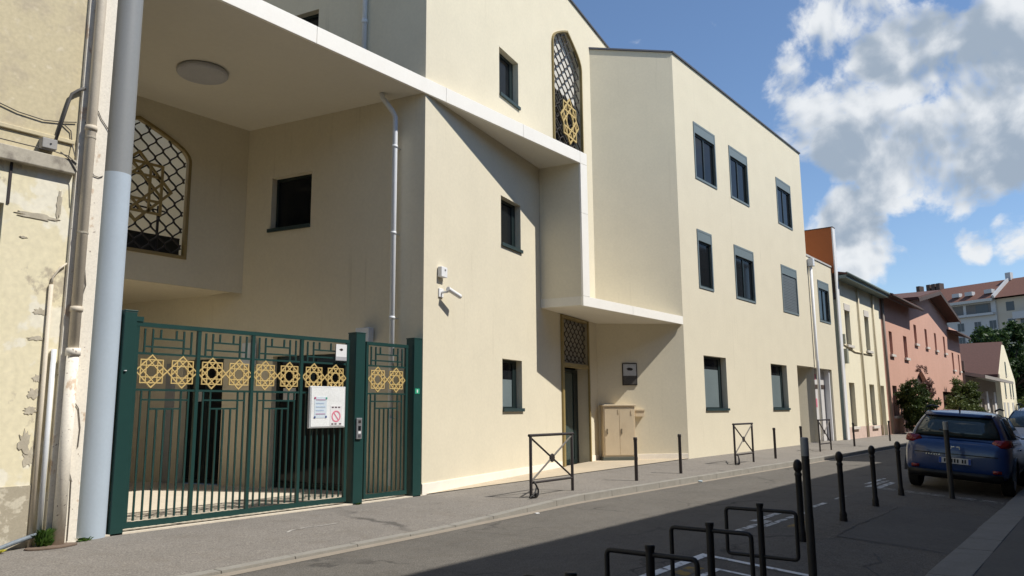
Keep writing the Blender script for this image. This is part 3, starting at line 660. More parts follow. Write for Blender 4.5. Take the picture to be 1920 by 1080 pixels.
def gate_panel(root, u0, u1, zb, n, stars=2):
    W = u1 - u0; k = lambda i: u0 + W * i / n
    T, R1, R2 = 2.96, 2.575, 2.06; b = .024
    half = n / 2
    for i in range(1, n):
        edge = min(i, n - i)
        top = R2 - .01 if edge <= 2 else R2 - .268
        bar_obj(root, k(i), zb + .03, top, b, b, GYY, GREEN)
        if edge <= 2: bar_obj(root, k(i), R1 + .01, T - .03, b, b, GYY, GREEN)
        elif edge == 3: bar_obj(root, k(i), T - .155, T - .03, b, b, GYY, GREEN)
    rail_obj(root, k(1), k(n - 1), R2 - .14, b, b * .9, GYY); rail_obj(root, k(2), k(n - 2), R2 - .268, b, b * .92, GYY)
    rail_obj(root, k(2), k(n - 2), T - .165, b, b * .9, GYY); rail_obj(root, k(1), k(n - 1), T - .285, b, b * .92, GYY)
    c = (u0 + u1) / 2
    for s in (-1, 1)[:stars]:
        o = link('star', STARM, None, root, True); o.location = Vector((c + s * .236 * min(1, W / .96), GYY - .005, 2.325)) - root.location
leaf = thing('gate_leaf', 'wide dark green bar gate with a row of eight gold stars', 'gate', (7.32, GYY, .13))
GXS = [5.40, 6.35, 7.29, 8.24, 9.24]
for i, xx in enumerate(GXS): bar_obj(leaf, xx, .21, 2.96, .055, .05, GYY, GREEN, 'stile')
for a, b in zip(GXS, GXS[1:]): gate_panel(leaf, a, b, .24, 8)
rail_obj(leaf, 5.372, 9.268, 2.985, .06, .06, GYY, name='top_rail'); rail_obj(leaf, 5.372, 9.268, .215, .075, .06, GYY, name='bottom_rail')
rail_obj(leaf, 5.40, 9.24, 2.575, .03, .03, GYY); rail_obj(leaf, 5.40, 9.24, 2.06, .03, .03, GYY)
MB().box(5.30, 5.47, 10.86, 10.94, 3.02, 3.09).build('guide_roller', GREEN, leaf)
ped = thing('pedestrian_gate', 'narrow dark green bar gate with two gold stars beside the corner', 'gate', (10.2, GYY, .13))
for xx in (9.70, 10.72): bar_obj(ped, xx, .20, 2.96, .055, .05, GYY, GREEN, 'stile')
gate_panel(ped, 9.70, 10.72, .24, 9)
rail_obj(ped, 9.672, 10.748, 2.985, .06, .06, GYY, name='top_rail'); rail_obj(ped, 9.672, 10.748, .215, .075, .06, GYY, name='bottom_rail')
rail_obj(ped, 9.70, 10.72, 2.575, .03, .03, GYY); rail_obj(ped, 9.70, 10.72, 2.06, .03, .03, GYY)
def gate_post(x0, x1, lab, extra=None):
    p_ = thing('gate_post', lab, 'post', ((x0 + x1) / 2, GYY, .1), 'green gate posts')
    MB().box(x0, x1, 10.80, 11.02, .06, 3.14).build('shaft', GREEN, p_, bevel=.006)
    MB().box(x0 - .006, x1 + .006, 10.794, 11.026, 3.142, 3.165).build('cap', GREEN, p_, bevel=.004)
    return p_
p1 = gate_post(5.17, 5.345, 'green gate post next to the thick round column')
p2 = gate_post(9.36, 9.58, 'green gate post with the intercom, between the two gates')
p3 = gate_post(10.84, 11.06, 'green gate post with the tiny green sticker, against the corner')
MB().box(10.87, 10.99, 10.794, 10.798, 2.07, 2.17).build('sticker', mat('bright green sticker', (.03, .36, .20), .5), p3)
MB().box(10.915, 10.945, 10.791, 10.7938, 2.09, 2.15).build('sticker_mark', WSOLID, p3)
MB().lathe([(.02, 0), (.02, .01)], 10, (5.22, 10.79, 2.31)).build('bolt', WSOLID, p1)
# what hangs on the gate
nb = thing('noticeboard', 'white framed noticeboard with two printed sheets on the gate', 'noticeboard', (8.77, 10.83, 1.47))
MB().box(8.37, 9.14, 10.80, 10.86, 1.46, 2.17).build('frame', mat('pale aluminium', (.72, .73, .73), .35, metal=.3), nb, bevel=.01)
MB().box(8.395, 9.115, 10.793, 10.799, 1.485, 2.145).build('panel', mat('white panel', (.80, .81, .80), .3), nb)
sh = MB().box(8.46, 8.72, 10.789, 10.7925, 1.63, 1.99).build('sheet', mat('pale blue sheet', (.60, .68, .74), .6, var=.1, scale=14), nb)
for k, (z, c0) in enumerate([(1.93, 'a'), (1.87, 'b'), (1.81, 'b'), (1.75, 'b'), (1.69, 'a')]):
    MB().box(8.49, 8.69 - .03 * (k % 2), 10.786, 10.7885, z, z + .018).build('print_line', mat('print ' + c0, (.45, .30, .42) if c0 == 'a' else (.42, .52, .66), .6), sh)
for (xx, z, cc) in [(8.47, 1.97, (.5, .1, .2)), (8.71, 1.965, (.05, .35, .25)), (8.47, 1.645, (.05, .08, .25)), (8.71, 1.65, (.05, .08, .25))]:
    MB().box(xx - .016, xx + .016, 10.7835, 10.7858, z - .016, z + .016).build('print_spot', mat('spot%.2f%.2f' % (cc[0], cc[1]), cc, .6), sh)
sh = MB().box(8.80, 9.06, 10.789, 10.7925, 1.50, 1.84).build('sheet', mat('white sheet', (.72, .71, .71), .6), nb)
PK = mat('pink red print', (.66, .20, .27), .6)
mb = MB()
for k in range(20):
    a0, a1 = k * math.pi / 10, (k + 1) * math.pi / 10
    mb.slab_uz([(8.93 + r_ * math.cos(t), 1.655 + r_ * math.sin(t)) for r_, t in ((.075, a0), (.10, a0), (.10, a1), (.075, a1))], 10.7862, 10.7886)
mb.slab_uz([(8.87, 1.71), (8.885, 1.725), (8.99, 1.60), (8.975, 1.585)], 10.7858, 10.7884); mb.build('ban_symbol', PK, sh)
for z, xs_ in ((1.80, (8.83, 8.90, 8.97)), (1.515, (8.83, 8.90, 9.0))):
    for xx in xs_: MB().box(xx, xx + .045, 10.786, 10.7885, z, z + .022).build('print_line', mat('print dark', (.12, .08, .10), .6), sh)
sg = thing('gate_sign', 'small white sign with a dark camera symbol at the top of the gate', 'sign', (9.05, 10.85, 2.64))
MB().box(8.93, 9.17, 10.835, 10.845, 2.63, 2.92).build('plate', WSOLID, sg)
MB().slab_uz([(9.00, 2.83), (9.06, 2.85), (9.09, 2.82), (9.04, 2.80)], 10.832, 10.8346).build('symbol', IRON, sg)
MB().box(8.935, 9.165, 10.8325, 10.8348, 2.635, 2.70).build('caption', mat('grey print', (.40, .40, .42), .6), sg)
ic = thing('intercom', 'grey metal intercom on the green post between the gates', 'intercom', (9.46, 10.78, 1.26))
MB().box(9.385, 9.51, 10.765, 10.797, 1.25, 1.62).build('housing', mat('brushed steel', (.42, .42, .43), .35, metal=.6), ic, bevel=.006)
MB().box(9.42, 9.48, 10.761, 10.7645, 1.53, 1.58).build('speaker', IRON, ic); MB().box(9.42, 9.48, 10.761, 10.7645, 1.40, 1.48).build('screen', GLA, ic)
MB().box(9.42, 9.48, 10.760, 10.7645, 1.345, 1.385).build('button', WSOLID, ic); MB().box(9.42, 9.48, 10.761, 10.7645, 1.28, 1.325).build('keypad', mat('keypad grey', (.08, .08, .09), .5), ic)

# ------------------------------------------------------------------ thick round column by the gate
cl = thing('steel_column', 'thick round column, grey above and pale blue below, left of the gate', 'column', (4.96, 10.92, .1))
MB().lathe([(.195, -.02), (.195, 4.98)], 40).build('lower_shaft', COLB, cl, local=True, auto=40)
MB().lathe([(.192, 4.981), (.188, 8.24)], 40).build('upper_shaft', COLG, cl, local=True, auto=40)

# ------------------------------------------------------------------ old building at the left edge
old = thing('old_house', 'old house with flaking cream paint, drainpipe and stone ledge', 'house', (3.0, 10.75, .1))
OY = 10.75
mb = MB(Fr(0, OY, 0)).wall(-14, 4.40, -.2, 4.88, [(2.2, 3.545, 1.2, 4.34)], .25); mb.build('lower_wall', OLDW, old)
mb = MB(Fr(0, OY, 0)).wall(-14, 4.40, 4.88, 15.4); mb.box(-14, 4.70, .3, 8.4, 15.3, 15.4).box(4.60, 4.70, .28, 8.4, 8.66, 15.4).box(4.60, 4.70, .28, 4.4, -.2, 8.66).box(-14, 4.6, 8.3, 8.4, 5, 15.4).box(4.6, 4.7, 4.41, 9.6, -.2, 3.2); mb.build('upper_wall', OLDU, old)  # height above the view is unseen, raised to keep sky light off the side wall
MB().box(-14, 4.13, OY - .012, OY + .01, -.1, .86).build('plinth', OLDG, old)
MB().box(-14, 4.32, OY - .10, OY - .002, 4.88, 5.07).build('ledge', LEDGE, old, bevel=.012)
MB().box(-14, 4.30, OY - .03, OY - .002, 5.30, 5.36).build('moulding', OLDU, old, bevel=.01)
MB().box(4.335, 4.705, OY - .05, OY + .4, -.1, 15.4).build('pilaster', OLDP, old, bevel=.012)
mb = MB().tube([(4.455, OY - .12, 15), (4.45, OY - .12, .10)], .066, 14)
for z in (5.55, 3.08): mb.lathe([(.076, -.035), (.08, 0), (.076, .035)], 14, (4.452, OY - .12, z))
mb.build('downpipe', PIPEB, old, smooth=True)
mb = MB().tube([(4.45, OY - .13, 2.52), (4.45, OY - .13, .1)], .074, 14); mb.lathe([(.086, -.05), (.09, 0), (.086, .05)], 14, (4.45, OY - .13, 2.52)); mb.build('pipe_shoe', OLDP, old, smooth=True)
for z in (5.42, 4.1, 1.35): MB().lathe([(.0675, -.012), (.072, -.01), (.072, .01), (.0675, .012)], 14, (4.452, OY - .12, z)).build('pipe_clamp', LEDGE, old)
MB().tube([(4.16, OY - .03, 3.38), (4.17, OY - .03, .12)], .028, 8).build('conduit', PIPEB, old, smooth=True)
MB().tube([(4.255, OY - .04, 2.55), (4.26, OY - .04, .12)], .033, 8).build('conduit', PIPEW, old, smooth=True)
MB().tube([(4.16, OY - .03, 3.37), (4.17, OY - .03, 3.48), (4.24, OY - .04, 3.6), (4.32, OY - .04, 3.68)], .012, 6).build('cable', PIPEB, old, smooth=True)
MB().tube([(4.36, OY - .05, 6.12), (4.28, OY - .05, 6.06), (4.20, OY - .05, 5.98), (4.17, OY - .04, 5.85), (4.05, OY - .03, 5.25)], .021, 8).build('cable_conduit', mat('dark grey conduit', (.10, .095, .09), .7), old, smooth=True)
mb = MB()
for pts in ([(3.3, 5.62), (3.6, 5.55), (3.9, 5.53), (4.12, 5.57), (4.3, 5.62)], [(3.2, 5.12), (3.7, 5.115), (4.0, 5.12), (4.2, 5.10), (4.31, 5.02)], [(4.1, 5.13), (4.22, 5.06), (4.33, 4.90), (4.36, 4.6)], [(4.14, 5.55), (4.24, 5.48), (4.27, 5.3), (4.28, 5.12)]):
    mb.tube([(x_, OY - .02 - (.09 if z_ < 5.2 else 0), z_) for x_, z_ in pts], .007, 6)
mb.build('wiring', mat('wire', (.10, .09, .08), .7), old)
mb = MB()
for pts in ([(4.55, 5.85), (4.60, 5.75), (4.66, 5.68), (4.72, 5.60)], [(4.50, 5.02), (4.56, 4.93), (4.63, 4.92), (4.68, 4.95)], [(4.52, 3.85), (4.545, 3.6), (4.57, 3.42), (4.53, 3.25), (4.52, 2.9)], [(4.53, 1.9), (4.60, 1.8), (4.64, 1.55), (4.63, 1.3)], [(4.53, 1.05), (4.58, .9), (4.59, .5), (4.59, .14)]):
    mb.tube([(x_, OY - .062, z_) for x_, z_ in pts], .006, 5)
mb.build('loose_wire', mat('wire', (.10, .09, .08)), old)
MB().box(3.2, 3.54, OY + .15, OY + .17, 1.2, 4.34).build('shutter', mat('dark shutter', (.03, .045, .045), .6), old)
MB().box(3.57, 3.60, OY - .015, OY - .001, 4.34, 4.88).build('cable', IRON, old)
MB().tube([(3.66, OY - .14, .15), (3.80, OY - .13, .16), (3.95, OY - .10, .2), (4.12, OY - .08, .24), (4.22, OY - .07, .26)], .028, 8).build('hose', mat('grey hose', (.17, .20, .23), .6, var=.4, scale=30), old, smooth=True)
BARE = two_tone('bare patch render', (.43, .385, .30), (.52, .47, .37), 9, .45, .6)
qq = random.Random(9)
for cx_, cz_, w_, h_ in ((4.07, 3.02, .10, .05), (4.05, 2.68, .11, .035), (4.10, 2.18, .06, .06), (4.07, 1.98, .08, .07), (4.05, 1.78, .08, .06), (4.02, 1.38, .07, .17), (4.08, 1.20, .07, .14), (3.95, 4.25, .26, .045), (4.18, 4.45, .035, .22), (3.80, 3.95, .05, .015)):
    k_ = 22; pts_ = [(cx_ + w_ * math.cos(t_) * f_, cz_ + h_ * math.sin(t_) * f_) for t_, f_ in [(2 * math.pi * i_ / k_, qq.uniform(.55, 1.15)) for i_ in range(k_)]]
    MB(Fr(0, OY, 0)).slab_uz(pts_, -.004 - .0013 * (round(cz_ * 100) % 7), .002).build('bare_patch', BARE, old)
jb = thing('junction_box', 'small grey junction box fixed above the stone ledge', 'box', (3.95, OY, 5.1))
MB().box(3.87, 4.05, OY - .13, OY - .002, 5.135, 5.27).build('housing', mat('box grey', (.34, .33, .31), .6), jb, bevel=.008)
MB().lathe([(.012, 0), (.012, .006)], 8, (3.97, OY - .133, 5.2)).build('screw', IRON, jb)
def weed(name, label, c, r, h, n, seed, mt):
    q = np.random.default_rng(seed); mb = MB()
    for i in range(n):
        a = q.uniform(0, 6.28); l = q.uniform(.4, 1) * r; z = q.uniform(.25, 1) * h; w = .012 + .01 * q.random()
        x0, y0 = c[0] + q.normal() * .03, c[1] + q.normal() * .02
        tip = (x0 + l * math.cos(a), y0 - abs(l * math.sin(a)) * .7, c[2] + z); mid = (x0 + l * .45 * math.cos(a), y0 - abs(l * .4 * math.sin(a)), c[2] + z * .75)
        s_ = Vector((-math.sin(a), math.cos(a), .3)).normalized() * w
        mb.add([(x0, y0, c[2]), tuple(Vector(mid) - s_), tip, tuple(Vector(mid) + s_)], [(0, 1, 2, 3)])
    return tag(mb.build(name, mt), label, 'plant')
WEED = leafmat('weed leaf', (.03, .075, .012), (.06, .13, .02), (.11, .19, .035))
weed('weed', 'green weed tuft growing at the foot of the old drainpipe', (4.28, 10.62, .11), .13, .24, 240, 3, WEED)
weed('weed', 'few tiny weeds at the foot of the round column', (4.80, 10.70, .11), .09, .05, 40, 4, WEED)
weed('weed', 'tiny weeds at the foot of the gate post with intercom', (9.46, 10.77, .10), .07, .05, 24, 6, WEED)
weed('weed', 'yellow flowering weed at the left edge by the hose', (3.72, 10.55, .11), .12, .06, 50, 8, leafmat('yellow weed', (.10, .13, .02), (.45, .42, .04), (.55, .5, .08)))

# ------------------------------------------------------------------ street furniture on the far pavement
def bollard(label, x, y, src=None):
    if src is None:
        b = thing('bollard', label, 'bollard', (x, y, pave_z(x, y)), 'bollards along the far pavement')
        MB().lathe([(.040, -.05), (.040, .86), (.043, .87), (.043, .885), (.036, .89)], 14).build('post', IRON, b, local=True, auto=40)
        MB().lathe([(.037, .89), (.046, .905), (.048, .93), (.046, .965), (.038, .975)], 14).build('cap', IRON, b, local=True, auto=40)
    else:
        b = copy_tree(src); b.location = (x, y, pave_z(x, y)); b['label'] = label
    return b
b0 = bollard('slim bollard in front of the beige cabinet', 16.10, 8.87)
for x_, lab in [(18.46, 'slim bollard in front of the splayed wall plaque, second past the near crossed barrier'), (25.4, 'slim bollard just beyond the middle crossed barrier'), (28.1, 'slim bollard in front of the passage opening'), (35.0, 'slim bollard in front of the cream house'), (41.5, 'farthest slim bollard, before the pink house')]:
    bollard(lab, x_, 8.9, b0)
def barrier(label, x0, L_, src=None):
    if src is None:
        b = thing('crossed_barrier', label, 'barrier', (x0, 8.9, pave_z(x0, 8.9)), 'crossed steel barriers on the kerb')
        for xx in (0, L_): MB().lathe([(.030, -.05), (.030, 1.12), (.026, 1.13)], 12, (xx, 0, 0)).build('post', IRON, b, local=True, auto=40)
        MB().tube([(-.05, 0, 1.15), (L_ + .05, 0, 1.15)], .028, 12).build('top_rail', IRON, b, local=True, auto=40)
        MB().tube([(0, 0, .27), (L_, 0, .27)], .022, 10).build('bottom_rail', IRON, b, local=True, auto=40)
        MB().tube([(.02, 0, 1.10), (L_ - .02, 0, .30)], .019, 8).build('cross_bar', IRON, b, local=True, auto=40)
        MB().tube([(.02, .004, .30), (L_ - .02, .004, 1.10)], .018, 8).build('cross_bar', mat('worn pale iron', (.16, .145, .125), .6), b, local=True, auto=40)
        mb = MB(); mb.lathe([(.075, -.02), (.085, 0), (.075, .02)], 16, (0, 0, 0)); mb.v = [(x_ + L_ / 2, z_ * .8, y_ + .70) for x_, y_, z_ in mb.v]
        mb.build('cross_boss', IRON, b, local=True)
    else:
        b = copy_tree(src); b.location = (x0, 8.9, pave_z(x0, 8.9)); b['label'] = label
    return b
k0 = barrier('crossed steel barrier nearest the camera, with a chain at its foot', 12.07, 1.42)
barrier('crossed steel barrier in front of the first street block window', 22.05, 1.2, k0)
barrier('farthest crossed steel barrier, before the white garage door', 30.2, 1.2, k0)
def chain(label, x, y, group='old bike chains left on barriers', seed=1):
    q = random.Random(seed); z = pave_z(x, y)
    c = thing('bike_chain', label, 'chain', (x, y, z), group)
    pts = [(.02, 0, .30), (.06, -.02, .22), (.11, -.03, .14), (.12, -.03, .05), (.06, -.04, .02), (-.04, -.05, .018), (-.14, -.05, .03), (-.19, -.04, .02), (-.10, -.06, .05), (.0, -.05, .10), (.05, -.03, .18)]
    MB().tube([(a + q.uniform(-.01, .01), b, e) for a, b, e in pts], .017, 8).build('links', BLACKI, c, local=True, smooth=True)
    MB().box(-.03, .04, -.08, -.03, .015, .09).build('padlock', BLACKI, c, local=True, bevel=.01)
chain('dark chain with padlock round the foot of the nearest crossed barrier', 12.09, 8.86, seed=1)
chain('dark chain with padlock round the foot of the second crossed barrier', 22.07, 8.86, seed=2)
# litter
mb = MB().lathe([(.03, 0), (.045, .01), (.05, .05), (.03, .06)], 9); mb.v = [(x_ * 1.6 + 17.8, y_ + ky(17.8) - .12, z_ * .7 + .006) for x_, y_, z_ in mb.v]
tag(mb.build('crumpled_wrapper', mat('pale blue plastic', (.42, .50, .55), .4), smooth=False), 'crumpled pale wrapper lying in the gutter', 'litter')
mb = MB().prism([(10.9, 7.93), (10.98, 7.92), (11.0, 7.97), (10.93, 7.99)], .006, .015); tag(mb.build('paper_scrap', WSOLID), 'tiny white paper scrap in the gutter near the first barrier', 'litter')

# ------------------------------------------------------------------ near-side bollards, posts and cycle stands
def near_bollard(label, x, y, src=None):
    z = road_z(y)
    if src is None:
        b = thing('cast_bollard', label, 'bollard', (x, y, z), 'black ball-topped bollards beside the parking bay')
        MB().lathe([(.058, -.05), (.062, .03), (.055, .06), (.06, .10), (.052, .13), (.043, .16), (.043, .86), (.050, .88), (.050, .90), (.042, .915)], 16).build('post', BLACKI, b, local=True, auto=50)
        MB().lathe([(.040, .915), (.038, .93), (.052, .95), (.060, .985), (.060, 1.02), (.050, 1.06), (.030, 1.085), (.008, 1.095)], 16).build('ball_cap', BLACKI, b, local=True, auto=60)
    else:
        b = copy_tree(src); b.location = (x, y, z); b['label'] = label
    return b
n0 = near_bollard('black cast bollard right behind the tall near post', 11.1, 3.59)
near_bollard('second black cast bollard beyond the tall near post', 13.4, 3.66, n0)
near_bollard('third black cast bollard beyond the tall near post', 15.7, 3.70, n0)
near_bollard('black cast bollard overlapping the left edge of the blue car', 17.9, 3.71, n0)
def tall_post(label, x, y, h, r, src=None):
    z = road_z(y)
    b = thing('tall_post', label, 'post', (x, y, z), 'tall slim posts with pale tops')
    MB().lathe([(r * 1.06, -.05), (r * 1.06, h * .55), (r, h * .56), (r, h - .17)], 18).build('post', mat('charcoal post', (.035, .033, .032), .5, var=.1), b, local=True, auto=40)
    MB().lathe([(r * 1.03, h - .17), (r * 1.03, h - .01), (r * .8, h)], 18).build('pale_band', mat('grey reflective band', (.27, .28, .28), .5), b, local=True, auto=40)
tall_post('tall dark post with grey top, nearest the camera', 7.5, 2.35, 1.62, .036)
tall_post('tall grey post with pale top in front of the blue car number plate', 18.45, 2.87, 1.56, .048)
def cycle_stand(label, x, y, src=None):
    z = road_z(y)
    if src is None:
        b = thing('cycle_stand', label, 'cycle stand', (x, y, z), 'row of black hoop cycle stands')
        MB().lathe([(.028, -.05), (.028, 1.03)], 14).build('post', BLACKI, b, local=True, auto=40)
        MB().lathe([(.030, 1.03), (.032, 1.035), (.032, 1.055), (.026, 1.06)], 14).build('cap', BLACKI, b, local=True, auto=40)
        w, z0, z1, c = .31, .61, 1.0, .03
        pts = []
        for (yy, zz, a0) in ((w - c, z1 - c, 0), (-w + c, z1 - c, 90), (-w + c, z0 + c, 180), (w - c, z0 + c, 270)):
            pts += [(0, yy + c * math.cos(R(a0 + t)), zz + c * math.sin(R(a0 + t))) for t in (0, 30, 60, 90)]
        pts.append(pts[0])
        MB().tube(pts, .0165, 10, caps=False).build('hoop', BLACKI, b, local=True, smooth=True)
    else:
        b = copy_tree(src); b.location = (x, y, z); b['label'] = label
    return b
s0 = cycle_stand('farthest hoop cycle stand, nearest the tall post', 6.83, 2.56)
cycle_stand('second farthest hoop cycle stand', 5.54, 2.46, s0); cycle_stand('second nearest hoop cycle stand', 4.46, 2.38, s0); cycle_stand('nearest hoop cycle stand, cut off by the bottom edge', 3.50, 2.33, s0)

# ------------------------------------------------------------------ link building with the passage
lk = thing('link_building', 'narrow two-storey beige building with orange wall on its roof', 'building', (39, 10.9, .19))
BF = Fr(0, 10.885, 0)
mb = MB(BF).wall(36.67, 40.90, 3.60, 8.85, [(38.33, 40.07, 5.92, 7.88, .10)]).wall(39.66, 40.90, -.3, 3.60)
mb.add([(39.66, 0, -.3), (39.66, 1.2, -.3), (39.66, 1.2, 3.6), (39.66, 0, 3.6)], [(0, 1, 2, 3)]).add([(36.67, 0, 3.6), (39.66, 0, 3.6), (39.66, 1.2, 3.6), (36.67, 1.2, 3.6)], [(0, 1, 2, 3)])
mb.box(36.7, 40.9, .02, 9, 8.75, 8.80); mb.build('street_wall', STUC, lk)
mb = MB().prism([(34.25, 13.5), (36.78, 10.90), (37.0, 11.10), (34.5, 13.7)], -.3, 3.62).box(34.2, 36.7, 10.9, 13.6, 3.605, 3.65); mb.build('passage_wall', STUC, lk)
MB(BF).box(36.66, 40.92, -.04, .2, 8.85, 8.93).build('coping', mat('pale coping', (.5, .48, .45), .6), lk)
flush_window(BF, 38.33, 40.07, 5.92, 7.88, lk)
OBX = thing('party_wall', 'burnt orange metal clad wall with white end above the roofs', 'wall', (41.1, 10.8, 8.9))
MB().box(40.90, 41.30, 10.74, 18, 8.6, 10.95).build('core', ORANGE, OBX); MB().box(40.885, 41.32, 10.68, 10.739, -.2, 10.97).build('white_edge', WSOLID, OBX)
MB().box(40.88, 41.33, 10.67, 18, 10.952, 11.0).build('coping', EAVE, OBX)
MB(BF).box(36.86, 37.14, -.28, -.02, 8.35, 8.72).build('rain_hopper', PIPEW, lk, bevel=.02)
MB(BF).tube([(37.0, -.12, 8.4), (37.0, -.12, 4.0), (37.0, -.14, 3.9), (37.05, -.1, .25)], .07, 10).build('downpipe', WSOLID, lk, smooth=True)
gd = MB(BF).box(36.9, 39.64, .34, .40, 2.86, 3.58).build('garage_door', mat('white door paint', (.62, .60, .58), .6), lk)
MB(BF).box(36.9, 39.64, .36, .42, .15, 2.68).build('door_leaf', MATS['white door paint'], gd); MB(BF).box(36.9, 39.64, .33, .43, 2.685, 2.855).build('lintel', EAVE, gd)
MB(BF).box(37.9, 38.2, .348, .358, 1.8, 2.2).build('door_sign', PK, gd); MB(BF).box(37.9, 38.15, .328, .338, 3.1, 3.35).build('door_sign', PK, gd)
MB(BF).box(36.905, 37.0, .2, .338, .15, 3.58).build('jamb', WSOLID, gd); MB(BF).box(39.5, 39.655, .1, .338, .15, 3.58).build('jamb', WSOLID, gd)
pq = thing('passage_plaque', 'small grey plaque on the shaded passage wall', 'plaque', (36.0, 11.7, 2.2))
MB(Fr(35.75, 11.96, R(-45.8))).box(.0, .62, -.04, -.005, 2.05, 2.42).build('plate', mat('grey plaque', (.33, .34, .36), .5), pq); MB(Fr(35.75, 11.96, R(-45.8))).box(.03, .59, -.046, -.041, 2.08, 2.2).build('caption', IRON, pq)

# ------------------------------------------------------------------ cream house
cr = thing('cream_house', 'two-storey cream rendered house with grey green eaves', 'house', (46, 10.84, .18))
cw = [(42.60, 43.62, 5.02, 7.20), (46.68, 47.62, 4.95, 7.24), (42.45, 43.50, .80, 3.05), (46.65, 47.72, .75, 3.05), (49.25, 50.1, -.2, 3.03)]
mb = MB(SF).wall(41.32, 50.65, -.3, 8.55, cw, .28); mb.box(50.60, 50.65, .01, 9, -.3, 8.5); mb.build('street_wall', CREAMW, cr)
MB(SF).wall(41.34, 50.63, -.3, .78, [(49.25, 50.1, -.31, .79)], d=-.02, reveal=False).build('plinth', ROSE, cr)
for i, o in enumerate(cw):
    fr_ = MB(SF); ring(fr_, o[0], o[1], o[2], o[3], .07, .20, .27); w = fr_.build('window' if i < 4 else 'door', mat('cream joinery', (.55, .50, .38), .6), cr)
    MB(SF).box(o[0] + .07, o[1] - .07, .235, .25, o[2] + .07, o[3] - .07).build('pane', mat('net curtain glass', (.30, .29, .25), .25), w)
    if i < 4: MB(SF).box(o[0] - .12, o[1] + .14, -.12, .2, o[2] - .14, o[2] + .0).build('sill', STONE, w, bevel=.01)
    if i < 2: MB(SF).box(o[0] - .05, o[1] + .05, -.03, .1, o[3] - .35, o[3] + .0).build('blind_box', STONE, w)
for u in (45.3, 48.6): MB(SF).tube([(u, -.08, 8.3), (u, -.08, .2)], .06, 8).build('downpipe', mat('ochre pipe', (.60, .53, .38), .7), cr, smooth=True)
MB(SF).tube([(41.5, -.03, 5.05), (44, -.03, 4.72), (47.9, -.03, 4.74)], .03, 6).build('wall_cable', mat('ochre pipe', (.60, .53, .38)), cr)
MB(SF).box(41.33, 50.75, -.55, .0, 8.34, 8.50).build('soffit', FASC, cr); MB(SF).tube([(41.35, -.58, 8.56), (50.9, -.58, 8.56)], .09, 10).build('gutter', FASC, cr, smooth=True)
MB(SF).add([(41.34, -.6, 8.6), (50.8, -.6, 8.6), (50.8, 6, 10.1), (41.34, 6, 10.1), (41.34, -.6, 8.5), (50.8, -.6, 8.5), (50.8, 6, 10.0), (41.34, 6, 10.0)], [(0, 1, 2, 3), (7, 6, 5, 4), (0, 4, 5, 1), (1, 5, 6, 2), (3, 7, 4, 0)]).build('roof', TILE, cr)
MB(SF).box(41.75, 42.05, -.2, -.02, 4.0, 4.75).build('meter_box', mat('grey green box', (.30, .31, .25), .7), cr); MB(SF).box(41.70, 41.85, -.16, -.02, 5.0, 5.5).build('meter_box', MATS['grey green box'], cr)

# ------------------------------------------------------------------ pink house
pk = thing('pink_house', 'long pink rendered house with gable, narrow windows and brown eaves', 'house', (66, 10.84, .17))
pw = [(52.55, 53.4, 5.05, 6.5), (56.7, 57.75, 5.03, 6.5), (60.5, 61.4, 6.22, 7.58), (64.5, 65.35, 6.22, 7.58), (68.35, 69.15, 6.2, 7.56), (72.3, 73.1, 6.18, 7.56), (76.0, 76.85, 4.95, 6.43), (79.3, 80.0, 4.95, 6.43), (52.3, 53.5, 1.25, 3.1), (54.9, 58.0, -.3, 3.2), (69.9, 74.0, -.3, 3.0)]
mb = MB(SF); wall_with_arch(mb, 50.66, 80.9, -.3, 8.62, pw, (61.8, 1.9, 2.2, 3.4, 1.0), .3)
mb.poly([(59.2, 0, 8.62), (75.1, 0, 8.62), (75.1, 0, 9.05), (67.0, 0, 10.35), (59.2, 0, 9.05)]); mb.box(80.85, 80.9, .02, 9, -.3, 8.6); mb.build('street_wall', PINKW, pk)
MB(SF).box(59.9, 63.7, .28, .34, 2.2, 4.4).build('arch_infill', mat('brown shutter', (.06, .035, .03), .7), pk)
for i, o in enumerate(pw):
    w = MB(SF).box(o[0], o[1], .22, .27, o[2], o[3]).build('window' if i < 9 else 'doorway', mat('pink shutter', (.40, .22, .17), .7) if i < 8 else mat('dark doorway', (.06, .03, .025), .8), pk)
    if i < 9: MB(SF).box(o[0] - .12, o[1] + .14, -.14, .2, o[2] - .15, o[2]).build('sill', STONE, w)
def sloped(mb, u0, u1, d0, z0, d1, z1, t=.16):
    mb.add([(u0, d0, z0), (u1, d0, z0), (u1, d1, z1), (u0, d1, z1), (u0, d0, z0 + t), (u1, d0, z0 + t), (u1, d1, z1 + t), (u0, d1, z1 + t)], [(0, 1, 2, 3), (7, 6, 5, 4), (0, 4, 5, 1), (1, 5, 6, 2), (2, 6, 7, 3), (3, 7, 4, 0)])
mb = MB(SF); sloped(mb, 50.66, 59.6, -.8, 8.42, 5.5, 10.4); mb.build('roof', TILE, pk)
mb = MB(SF); sloped(mb, 74.6, 81.6, -.8, 7.95, 5.5, 9.9); mb.build('roof', TILE, pk)
mb = MB(SF)
for s in (-1, 1):
    a, b = (67.0, 75.9) if s > 0 else (67.0, 58.1)
    mb.add([(a, -.9, 10.5), (b, -.9, 9.0), (b, 8, 9.0), (a, 8, 10.5), (a, -.9, 10.72), (b, -.9, 9.2), (b, 8, 9.2), (a, 8, 10.72)], [(0, 1, 2, 3), (7, 6, 5, 4), (0, 4, 5, 1), (1, 5, 6, 2), (3, 7, 4, 0)])
gr = mb.build('gable_roof', TILE, pk)
mb = MB(SF)
for s in (-1, 1): mb.bar((67.0, -.93, 10.48), (67 + s * 8.95, -.93, 8.97), .05, .26)
mb.build('verge_board', EAVE, gr)
